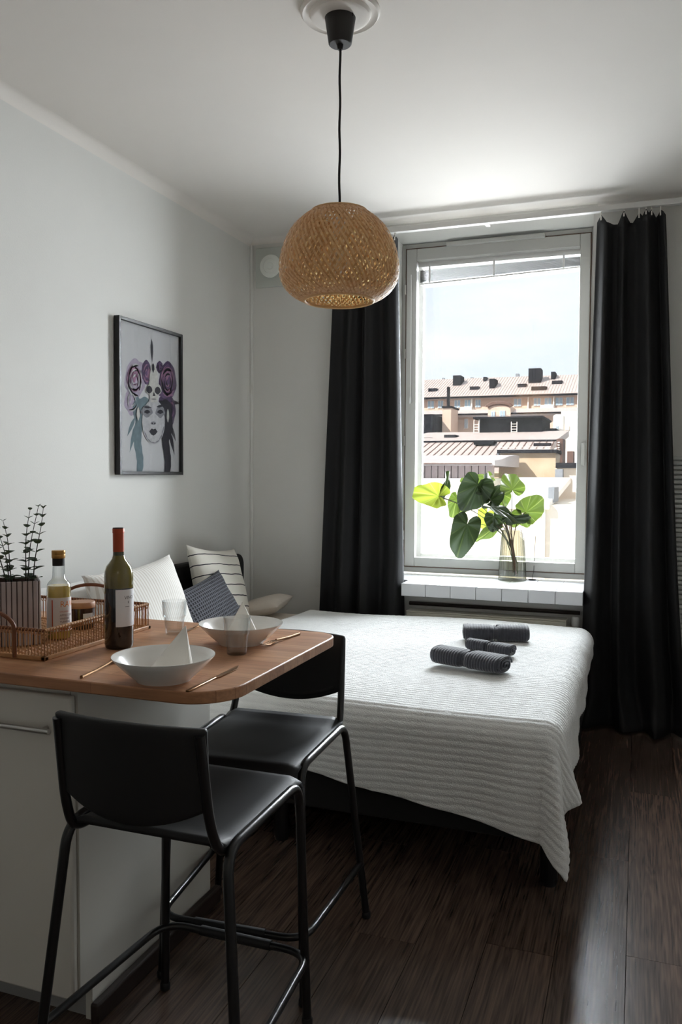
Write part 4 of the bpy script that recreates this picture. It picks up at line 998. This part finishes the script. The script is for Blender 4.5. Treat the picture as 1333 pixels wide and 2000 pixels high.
for k, (ub, ut, vt_, n_, r0) in enumerate(((46, 54, 996, 9, .031), (53, 67, 990, 9, .028), (66, 76, 993, 9, .033), (26, 0, 1018, 8, .030), (20, -8, 1035, 7, .030), (12, -36, 1005, 8, .03))):
    yy = sy_+(-.02, .015, -.01, .02, -.02, .0)[k]; bz_ = W(ub, 1128, 1, yy); tz_ = W(ut, vt_, 1, yy)
    sprig((bz_[0], yy, ZI+PH-.014), (tz_[0], yy+.01, tz_[2]), n_, r0, k+1)

# ------------------------------------------------------------------ vase with large leaves on the sill
vb = W(1001, 1133, 2, SZ); c = (vb[0], vb[1], SZ)
va = thing('glass_vase', 'tall ribbed clear glass vase on the white tiled sill', 'vase', c)
hv = W(1001, 1034, 1, vb[1])[2]-SZ
fl_ = lambda a: 1+.022*math.cos(26*a)
MB().ring([(.080, .0), (.082, .006), (.078, .10), (.071, .2), (.062, hv-.004), (.061, hv), (.0585, hv), (.068, .2), (.075, .1), (.078, .014), (.0001, .012), (.0001, 0)], 104, c, fl_).build('vase_body', 'vase_glass', va, angle=70)
plant = thing('leafy_branch', 'big heart-shaped green leaves on thin stalks in the glass vase', 'plant', (c[0], c[1], SZ+.02))
def leaf_object(A_, tip, width, roll, m, cup=.18, seed=0):
    """A_: stalk end, tip: leaf tip, both world points; roll turns the blade about its midrib"""
    A_ = Vector(A_); tip = Vector(tip); L = (tip-A_).length; yv = (tip-A_).normalized()
    tocam = Vector(CAM)-A_; zv = (tocam-yv*tocam.dot(yv)).normalized(); xv = yv.cross(zv)
    R_ = Matrix.Rotation(roll, 3, yv); xv = R_ @ xv; zv = R_ @ zv
    rnd = random.Random(seed); ph = rnd.uniform(0, 6); mb = MB(); nr, na = 7, 40
    vs_ = [(0, 0, 0)]; hw_ = width/2
    def bd(a):            # heart outline around the stalk end; a=0 is the tip
        t = a/PI; y_ = L*math.cos(a)*(1 if abs(a) < PI/2 else .36); x_ = hw_*math.sin(abs(a))**.8*(1 if a > 0 else -1)
        n_ = max(0, (abs(t)-.86)/.14); k_ = 1-.78*n_**1.3
        tipf = 1+.0*a
        return x_*(k_ if abs(t) > .5 else 1)*(1-.16*max(0, 1-abs(t)*2.4)), y_*k_
    for j in range(1, nr+1):
        f = j/nr
        for i in range(na):
            a = -PI+2*PI*(i+.5)/na; x_, y_ = bd(a); wob = 1+.025*math.sin(6*a+ph)*f
            x_ *= f*wob; y_ *= f*wob
            z_ = cup*(x_*x_/hw_-.55*abs(x_))*1.6 - .32*max(0, y_)**2/L + .010*f*math.sin(7*a+ph)*min(1, L/.15)
            vs_.append((x_, y_, z_))
    fs = [(0, 1+i, 1+(i+1) % na) for i in range(na-1)]
    for j in range(nr-1):
        for i in range(na-1):
            p_ = 1+j*na; fs.append((p_+i, p_+na+i, p_+na+i+1, p_+i+1))
    mb.add(vs_, fs); ob = mb.build('leaf', m, local=True, angle=180)
    ob.parent = plant; o = ploc(plant)
    M = Matrix((xv, yv, zv)).transposed().to_4x4(); M.translation = A_-o; ob.matrix_local = M
    return ob
mouth = Vector((c[0]-.005, c[1], SZ+hv))
Yv = vb[1]
LV = [  # stalk end px, tip px, width px, depth offset stalk/tip, roll, material
 ((857, 969), (801, 955), 56, -.02, .0, .25, 'leaf_lime'),
 ((862, 972), (888, 927), 30, .02, .03, 1.0, 'leaf_dark'),
 ((893, 975), (880, 1012), 34, .06, .06, .3, 'leaf_mid'),
 ((934, 946), (906, 1003), 72, -.10, -.08, -.2, 'leaf_dark'),
 ((950, 935), (903, 952), 46, .05, .04, -.9, 'leaf_mid'),
 ((945, 962), (966, 930), 60, -.06, -.02, .9, 'leaf_dark'),
 ((1001, 956), (999, 921), 56, .02, .05, .35, 'leaf_mid'),
 ((1028, 1000), (1064, 976), 60, -.02, .0, .3, 'leaf_mid'),
 ((975, 962), (990, 988), 52, .06, .05, -.5, 'leaf_mid'),
 ((913, 1024), (891, 1089), 62, -.10, -.12, .1, 'leaf_dark'),
 ((951, 1004), (938, 1036), 40, .05, .06, .5, 'leaf_lime'),
 ((968, 1026), (935, 1063), 34, .02, .0, -.7, 'leaf_mid'),
 ((960, 990), (1010, 1004), 40, -.10, -.14, -1.15, 'leaf_dark'),
 ((1000, 1004), (1004, 1032), 46, -.04, -.02, .2, 'leaf_mid'),
 ((1022, 1010), (1032, 1030), 30, .0, .0, .2, 'leaf_mid'),
 ((965, 1008), (972, 1040), 46, -.02, .0, -.3, 'leaf_dark'),
 ((958, 978), (975, 945), 56, -.03, .0, -.5, 'leaf_dark'),
 ((992, 1012), (1034, 1020), 34, -.06, -.08, .8, 'leaf_dark'),
 ((915, 975), (893, 1000), 38, .03, .05, .4, 'leaf_mid'),
]
for k, (sa, sb, wpx, d0, d1, rl, mm) in enumerate(LV):
    A_ = W(sa[0], sa[1], 1, Yv+d0); B_ = W(sb[0], sb[1], 1, Yv+d1)
    wm = .9*wpx/FPX*np.dot(A_-CAM, FWD)
    leaf_object(A_, B_, wm, rl, mm, seed=k)
    A3 = Vector(A_); mid = mouth.lerp(A3, .45)+Vector((0, 0, .035)); low = Vector((c[0]+.03-.004*k % .03, c[1]+.012*math.sin(k), SZ+.10-.004*k))
    path = []
    for t in np.linspace(0, 1, 10):
        path.append(low*(1-t)**3+(mouth+Vector((-.012+.003*(k % 6), .01*math.cos(k*2), -.02)))*3*t*(1-t)**2+mid*3*t*t*(1-t)+A3*t**3)
    MB().tube(path, [.0030-.0012*t for t in np.linspace(0, 1, 10)], 6).build('stalk', 'stem_brown' if k % 3 else 'stem_green', plant)

# ------------------------------------------------------------------ outside: roofs and houses beyond the window
mat('stucco_tan', (198, 176, 162), .9, var=.08, vscale=.6); mat('stucco_cream', (236, 224, 208), .9, var=.05, vscale=.5); mat('stucco_white', (240, 236, 230), .9, var=.03, vscale=.5)
mat('roof_metal', (182, 170, 166), .6, var=.06, vscale=.4); mat('roof_pale', (182, 177, 178), .6, var=.04, vscale=.5); mat('cladding_lilac', (160, 148, 150), .6, var=.04, vscale=.6)
mat('roof_black', (20, 21, 26), .95, spec=.1, var=.1, vscale=1); mat('chimney_dark', (27, 28, 34), .95, spec=.1); mat('plaster_yellow', (200, 184, 162), .9, var=.18, vscale=1.2, c2=(160, 138, 112))
mat('far_pane', (150, 172, 190), .15); mat('far_white', (224, 220, 214), .7); mat('brick_brown', (96, 74, 66), .9); mat('ac_grey', (120, 126, 134), .6); mat('asphalt', (120, 116, 112), .95, var=.1, vscale=.3)
struct(MB().box(-160, 160, 5.8, 220, -16.5, -16).build('ground', 'asphalt', loc=(0, 60, -16), smooth=False))
UC = 975
def XZ(u, v, Y): return W(u, 850, 1, Y)[0], W(UC, v, 1, Y)[2]
def fbox(mb, u0, u1, v0, v1, Y, dep):      # v0 top, v1 bottom; front face at Y
    x0, z1 = XZ(u0, v0, Y); x1, z0 = XZ(u1, v1, Y); mb.box(x0, x1, Y, Y+dep, z0, z1); return mb
def slope_roof(x0, x1, ya, za, yb, zb, nseam, th=.25, sw=.02, sh=.03):
    m = MB().hull8([(x0, ya, za-th), (x1, ya, za-th), (x1, yb, zb-th), (x0, yb, zb-th)], [(x0, ya, za), (x1, ya, za), (x1, yb, zb), (x0, yb, zb)])
    m2 = MB()
    for k in range(nseam+1):
        xx = x0+(x1-x0)*k/nseam; m2.hull8([(xx-sw, ya, za), (xx+sw, ya, za), (xx+sw, yb, zb), (xx-sw, yb, zb)], [(xx-sw, ya, za+sh), (xx+sw, ya, za+sh), (xx+sw, yb, zb+sh), (xx-sw, yb, zb+sh)])
    return m, m2
# far block with the long seamed roof
Y1 = 60
fx0, fz = XZ(UC-420, 772, Y1)[0], 0; fx1 = XZ(UC+420, 772, Y1)[0]
ze = XZ(0, 772, Y1)[1]; zr_ = XZ(0, 737, Y1+5)[1]
fb = thing('apartment_block', 'long beige apartment block with seamed metal roof and dark chimneys, farthest outside', 'building', ((fx0+fx1)/2, Y1, -16))
MB().box(fx0, fx1, Y1, Y1+12, -16, ze-.05).build('wall', 'stucco_tan', fb, smooth=False)
m, m2 = slope_roof(fx0, fx1, Y1-.5, ze, Y1+5, zr_, 150); rf = m.build('roof', 'roof_metal', fb, smooth=False); stuff(m2.build('roof_seams', 'roof_metal', rf, smooth=False))
m, m2 = slope_roof(fx0, fx1, Y1+12, ze, Y1+5.3, zr_, 1); m.build('rear_roof', 'roof_metal', fb, smooth=False)
fbox(MB(), UC-420, UC+420, 772, 775.5, Y1-.7, .6).build('eave', 'roof_black', fb, smooth=False)
def far_window(par, u0, u1, v0, v1, Y, leaves=2):
    w_ = fbox(MB(), u0, u1, v0, v1, Y-.06, .1).build('window', 'far_white', par, smooth=False)
    du = (u1-u0)/leaves
    for k in range(leaves): fbox(MB(), u0+k*du+.8, u0+(k+1)*du-.8, v0+.8, v1-1.0, Y-.09, .04).build('window_pane', 'far_pane', w_, smooth=False)
for (u0, u1) in ((835, 848), (855, 866), (887, 899), (907, 919), (928, 939), (1003, 1018), (1042, 1056), (1063, 1077), (1084, 1099), (1105, 1121), (1135, 1150), (800, 814)):
    far_window(fb, u0, u1, 779, 795, Y1)
for (u0, u1) in ((899, 921), (1055, 1081)): fbox(MB(), u0, u1, 793, 802, Y1-1.2, 1.2).build('balcony', 'far_white', fb, smooth=False)
for u in (921, 1031, 1081): fbox(MB(), u-1.2, u+1.2, 770, 806, Y1-.25, .2).build('drainpipe', 'far_white', fb, smooth=False)
def on_roof(v): t = (772-v)/35; return Y1-.5+5.5*t
for (u0, u1, v0, v1) in ((836, 852, 754, 762), (917, 934, 753, 761), (1010, 1027, 751, 759), (1077, 1097, 747, 755), (1037, 1066, 757, 766)):
    fbox(MB(), u0, u1, v0, v1, on_roof(v1)-.1, 1.2).build('roof_hatch', 'chimney_dark', fb, smooth=False)
for (u0, u1, v0, v1) in ((884, 899, 730, 752), (955, 966, 739, 766), (1031, 1055, 722, 752), (1075, 1083, 730, 746), (943, 949, 735, 745)):
    fbox(MB(), u0, u1, v0, v1, on_roof(min(v1, 760)), 1.4).build('chimney', 'chimney_dark', fb, smooth=False)
for (u0, u1, v0, v1) in ((863, 866, 734, 742), (918, 923, 735, 742), (1006, 1012, 731, 739)):
    fbox(MB(), u0, u1, v0, v1, Y1+5, .5).build('roof_vent', 'ac_grey', fb, smooth=False)
# nearer lower wing with arched gable
Y2 = 50
wgx0, wgx1 = XZ(UC-380, 0, Y2)[0], XZ(UC+380, 0, Y2)[0]; zt2 = XZ(0, 808, Y2)[1]
wg = thing('lower_wing', 'cream house wing with an arched gable in front of the long apartment block', 'building', ((wgx0+wgx1)/2, Y2, -16))
MB().box(wgx0, wgx1, Y2, Y2+8, -16, zt2).build('wall', 'stucco_tan', wg, smooth=False)
m, m2 = slope_roof(wgx0, wgx1, Y2-.4, zt2, Y2+2.2, XZ(0, 799, Y2+2.2)[1], 90, .2); rf = m.build('roof', 'roof_metal', wg, smooth=False)
fbox(MB(), UC-380, UC+380, 806.5, 809, Y2-.55, .5).build('eave', 'roof_black', wg, smooth=False)
x0, zb_ = XZ(953, 814, Y2-.7); x1, _ = XZ(997, 814, Y2-.7); zc_ = XZ(0, 795, Y2-.7)[1]; za_ = XZ(0, 787.5, Y2-.7)[1]
arch = [(x0, zb_), (x1, zb_)]+[((x0+x1)/2+(x1-x0)/2*math.cos(a), zc_+(za_-zc_)*math.sin(a)) for a in np.linspace(0, PI, 14)]
g = MB().prism(arch, Y2-.7, Y2+1.5, (0, 2, 1)).build('gable', 'stucco_tan', wg, smooth=False)
MB().tube([((x0+x1)/2+(x1-x0)/2*1.04*math.cos(a), Y2-.75, zc_+(za_-zc_)*1.05*math.sin(a)) for a in np.linspace(0, PI, 16)], .13, 6).build('gable_moulding', 'brick_brown', wg)
far_window(wg, 959, 967, 803, 815, Y2-.7); far_window(wg, 976, 987, 802, 815, Y2-.7)
for (u0, u1) in ((851, 860), (883, 891), (907, 914)): far_window(wg, u0, u1, 817, 836, Y2)
fbox(MB(), 1068, 1073, 819, 824, Y2-.1, .2).build('window', 'ac_grey', wg, smooth=False)
fbox(MB(), 864, 881, 793, 842, Y2-2.5, 2).build('chimney_stack', 'stucco_tan', wg, smooth=False); fbox(MB(), 863, 882, 790.5, 794, Y2-2.6, 2.2).build('chimney_cap', 'roof_black', wg, smooth=False)
fbox(MB(), 872.5, 876, 752, 791, Y2-2, .4).build('flue', 'chimney_dark', wg, smooth=False)
fbox(MB(), 800, 845, 806, 846, Y2-4, 3.5).build('dark_bay', 'roof_black', wg, smooth=False)
# pale house to the right
Y3 = 40
rh = thing('pale_house', 'pale pink house wall with white round corner beyond the black roof box', 'building', (XZ(1130, 0, Y3)[0], Y3, -16))
xa, za_ = XZ(1096, 806, Y3); xb = XZ(1300, 0, Y3)[0]
MB().box(xa, xb, Y3, Y3+8, -16, za_).build('wall', 'far_white', rh, smooth=False)
MB().lathe([(.28, 0), (.28, XZ(0, 815, Y3)[1]+10), (.2, XZ(0, 812, Y3)[1]+10)], 20, (XZ(1092, 0, Y3)[0], Y3+.1, -10)).build('round_corner', 'stucco_white', rh)
far_window(rh, 1086, 1092, 833, 841, Y3-.35)
fbox(MB(), 1104, 1112, 834, 842, Y3-.06, .1).build('window', 'stucco_cream', rh, smooth=False)
# flat roof with black box
Y4 = 34
bb = thing('roof_plant_room', 'black roof plant room with ladders on the metal roof', 'building', (XZ(993, 0, Y4)[0], Y4, XZ(0, 858, Y4)[1]-9))
fbox(MB(), 936, 1060, 816, 862, Y4, 3).build('wall', 'roof_black', bb, smooth=False)
fbox(MB(), 924, 1061, 813.5, 817, Y4-.25, 3.4).build('roof_edge', 'chimney_dark', bb, smooth=False)
for (ua, ub) in ((926, 936), (999, 1010)):
    ld = MB()
    for u in (ua, ub): fbox(ld, u-.7, u+.7, 824 if ua > 950 else 819, 850, Y4-.15, .05)
    for k in range(5): fbox(ld, ua, ub, 828+5*k, 829+5*k, Y4-.15, .05)
    ld.build('ladder', 'far_white', bb, smooth=False)
fbox(MB(), 1061, 1086, 838, 862, Y4+1, 2).build('low_shed', 'roof_black', bb, smooth=False)
fr = MB(); fbox(fr, 930, 1050, 811.5, 812.2, Y4, .05); fr.build('railing', 'ac_grey', bb, smooth=False)
za4 = XZ(0, 862, 27.5)[1]
x0 = XZ(780, 0, 30)[0]; x1 = XZ(1092, 0, 30)[0]
mr_ = thing('seamed_roof_house', 'house with pale standing-seam metal roof below the black plant room', 'building', ((x0+x1)/2, 27, -16))
yR0, yR1 = 25.0, 28.5; zR0, zR1 = XZ(0, 905, yR0)[1], XZ(0, 862, yR1)[1]
m, m2 = slope_roof(x0, x1, yR0, zR0, yR1, zR1, 26, sh=.012, sw=.018); rf = m.build('roof', 'roof_metal', mr_, smooth=False); m2.build('roof_seams', 'brick_brown', rf, smooth=False)
m, _ = slope_roof(x0, x1, yR1, zR1-.02, Y4+.5, XZ(0, 843, Y4+.5)[1], 1); m.build('upper_roof', 'roof_metal', mr_, smooth=False)
fbox(MB(), 780, 1092, 859.5, 862.5, yR1-.15, .1).build('snow_guard', 'chimney_dark', mr_, smooth=False)
MB().box(x0, x1, yR0+.2, Y4+3, -16, zR0-.3).build('wall', 'stucco_tan', mr_, smooth=False)
for (u0, u1, v0, v1) in ((926, 965, 862, 868), (1043, 1076, 866, 880), (868, 890, 848, 856), (828, 845, 853, 858)):
    fbox(MB(), u0, u1, v0, v1, yR1-.9 if v1 > 860 else Y4-3, .7).build('roof_hatch', 'chimney_dark', mr_, smooth=False)
for zz in (873, 877): fbox(MB(), 973, 1078, zz, zz+1, 24.5, .05).build('railing', 'far_white', mr_, smooth=False)
# yellow plaster fire wall
Y5 = 22
fw = thing('fire_wall', 'weathered yellow plaster fire wall with dark metal cap', 'building', (XZ(1030, 0, Y5)[0], Y5, -16))
x0, zt5 = XZ(976, 884, Y5); x1, _ = XZ(1087, 0, Y5)
MB().box(x0, x1, Y5, Y5+1.2, -16, zt5).build('wall', 'plaster_yellow', fw, smooth=False)
fbox(MB(), 972, 1089, 878.5, 885, Y5-.15, 1.5).build('cap', 'chimney_dark', fw, smooth=False)
fbox(MB(), 971.5, 976.5, 884, 912, Y5-.1, .3).build('downpipe', 'ac_grey', fw, smooth=False)
# brick chimney cluster
cc = thing('brick_chimney', 'brown brick chimney with antenna mast beside the fire wall', 'chimney', (XZ(1094, 0, 24)[0], 24, -16))
x0, z1 = XZ(1088, 858, 24); x1 = XZ(1100, 0, 24)[0]
MB().box(x0, x1, 24, 25, -16, z1).build('stack', 'brick_brown', cc, smooth=False)
for k in range(5): fbox(MB(), 1090, 1094, 864+5*k, 866+5*k, 23.9, .15).build('flue_hole', 'far_white', cc, smooth=False)
rb = thing('corner_house', 'cream courtyard house with dark parapet and brown chimney pot at the window edge', 'building', (XZ(1120, 0, 20)[0], 20, -16))
x0, z1 = XZ(1087, 914, 20); x1 = XZ(1330, 0, 20)[0]
MB().box(x0, x1, 20, 27, -16, z1).build('wall', 'stucco_cream', rb, smooth=False)
fbox(MB(), 1087, 1330, 904, 914, 19.8, 7).build('parapet', 'chimney_dark', rb, smooth=False)
fbox(MB(), 1109, 1121, 882, 905, 21, .5).build('chimney_pot', 'brick_brown', rb, smooth=False)
x0, z1 = XZ(1098, 862, 27); x1 = XZ(1300, 0, 27)[0]; MB().box(x0, x1, 27, 30, -16, z1).build('rear_wall', 'far_white', rb, smooth=False)
for (u0, u1, v0, v1) in ((1086, 1101, 916, 943), (1073, 1085, 951, 972)):
    w_ = fbox(MB(), u0, u1, v0, v1, 19.7, .25 if v0 < 930 else .3).build('roof_window', 'ac_grey', rb, smooth=False) if v0 < 930 else None
# near left house: lilac clad attic under a pale bowed roof
Y6 = 18
x0 = XZ(700, 0, Y6)[0]; x1 = XZ(960, 0, Y6)[0]
nl = thing('clad_attic_house', 'white house with lilac clad attic storey and pale bowed roof', 'building', ((x0+x1)/2, Y6, -16))
MB().box(x0, x1, Y6, Y6+3.8, -16, XZ(0, 935, Y6)[1]).build('wall', 'stucco_white', nl, smooth=False)
np_ = 20
for k in range(np_):
    xa = x0+(x1-x0)*k/np_; xb = x0+(x1-x0)*(k+1)/np_-.02
    MB().box(xa, xb, Y6+.25, Y6+.6, XZ(0, 937, Y6)[1], XZ(0, 903, Y6)[1]).build('cladding_panel', 'cladding_lilac', nl, smooth=False)
ze6 = XZ(0, 905, Y6)[1]; zr6 = XZ(0, 889, Y6+3)[1]
bow = [(Y6-.1, ze6-.05), (Y6-.1, ze6+.06), (Y6+1, ze6+.45*(zr6-ze6)), (Y6+2, ze6+.8*(zr6-ze6)), (Y6+3, zr6), (Y6+3.8, zr6), (Y6+3.8, ze6-.05)]
MB().prism(bow, x0, x1+.1, (1, 2, 0)).build('roof', 'roof_pale', nl)
fbox(MB(), 700, 961, 904.5, 906.5, Y6-.18, .2).build('gutter', 'brick_brown', nl, smooth=False)
# near white roof and wall filling the lower part of the view
Y7 = 15
x0 = XZ(690, 0, Y7)[0]; x1 = XZ(1300, 0, Y7)[0]; xm = XZ(957, 0, Y7)[0]
nw = thing('courtyard_house', 'bright cream courtyard house with white sloping roof behind the leafy branch', 'building', ((xm+x1)/2, Y7, -16))
za7 = XZ(0, 985, Y7)[1]; zb7 = XZ(0, 932, Y7+4.6)[1]
MB().box(xm, x1, Y7, Y7+4.5, -16, za7).build('wall', 'stucco_cream', nw, smooth=False)
m, m2 = slope_roof(xm-.1, XZ(1078, 0, Y7)[0], Y7-.2, za7+.05, Y7+4.6, zb7, 9, .12); rf = m.build('roof', 'stucco_white', nw, smooth=False)
fbox(MB(), 1073, 1085, 951, 980, Y7+.4, .9).build('roof_window', 'ac_grey', nw, smooth=False)
fbox(MB(), 1062, 1068, 985, 1130, Y7-.12, .1).build('downpipe', 'far_white', nw, smooth=False)
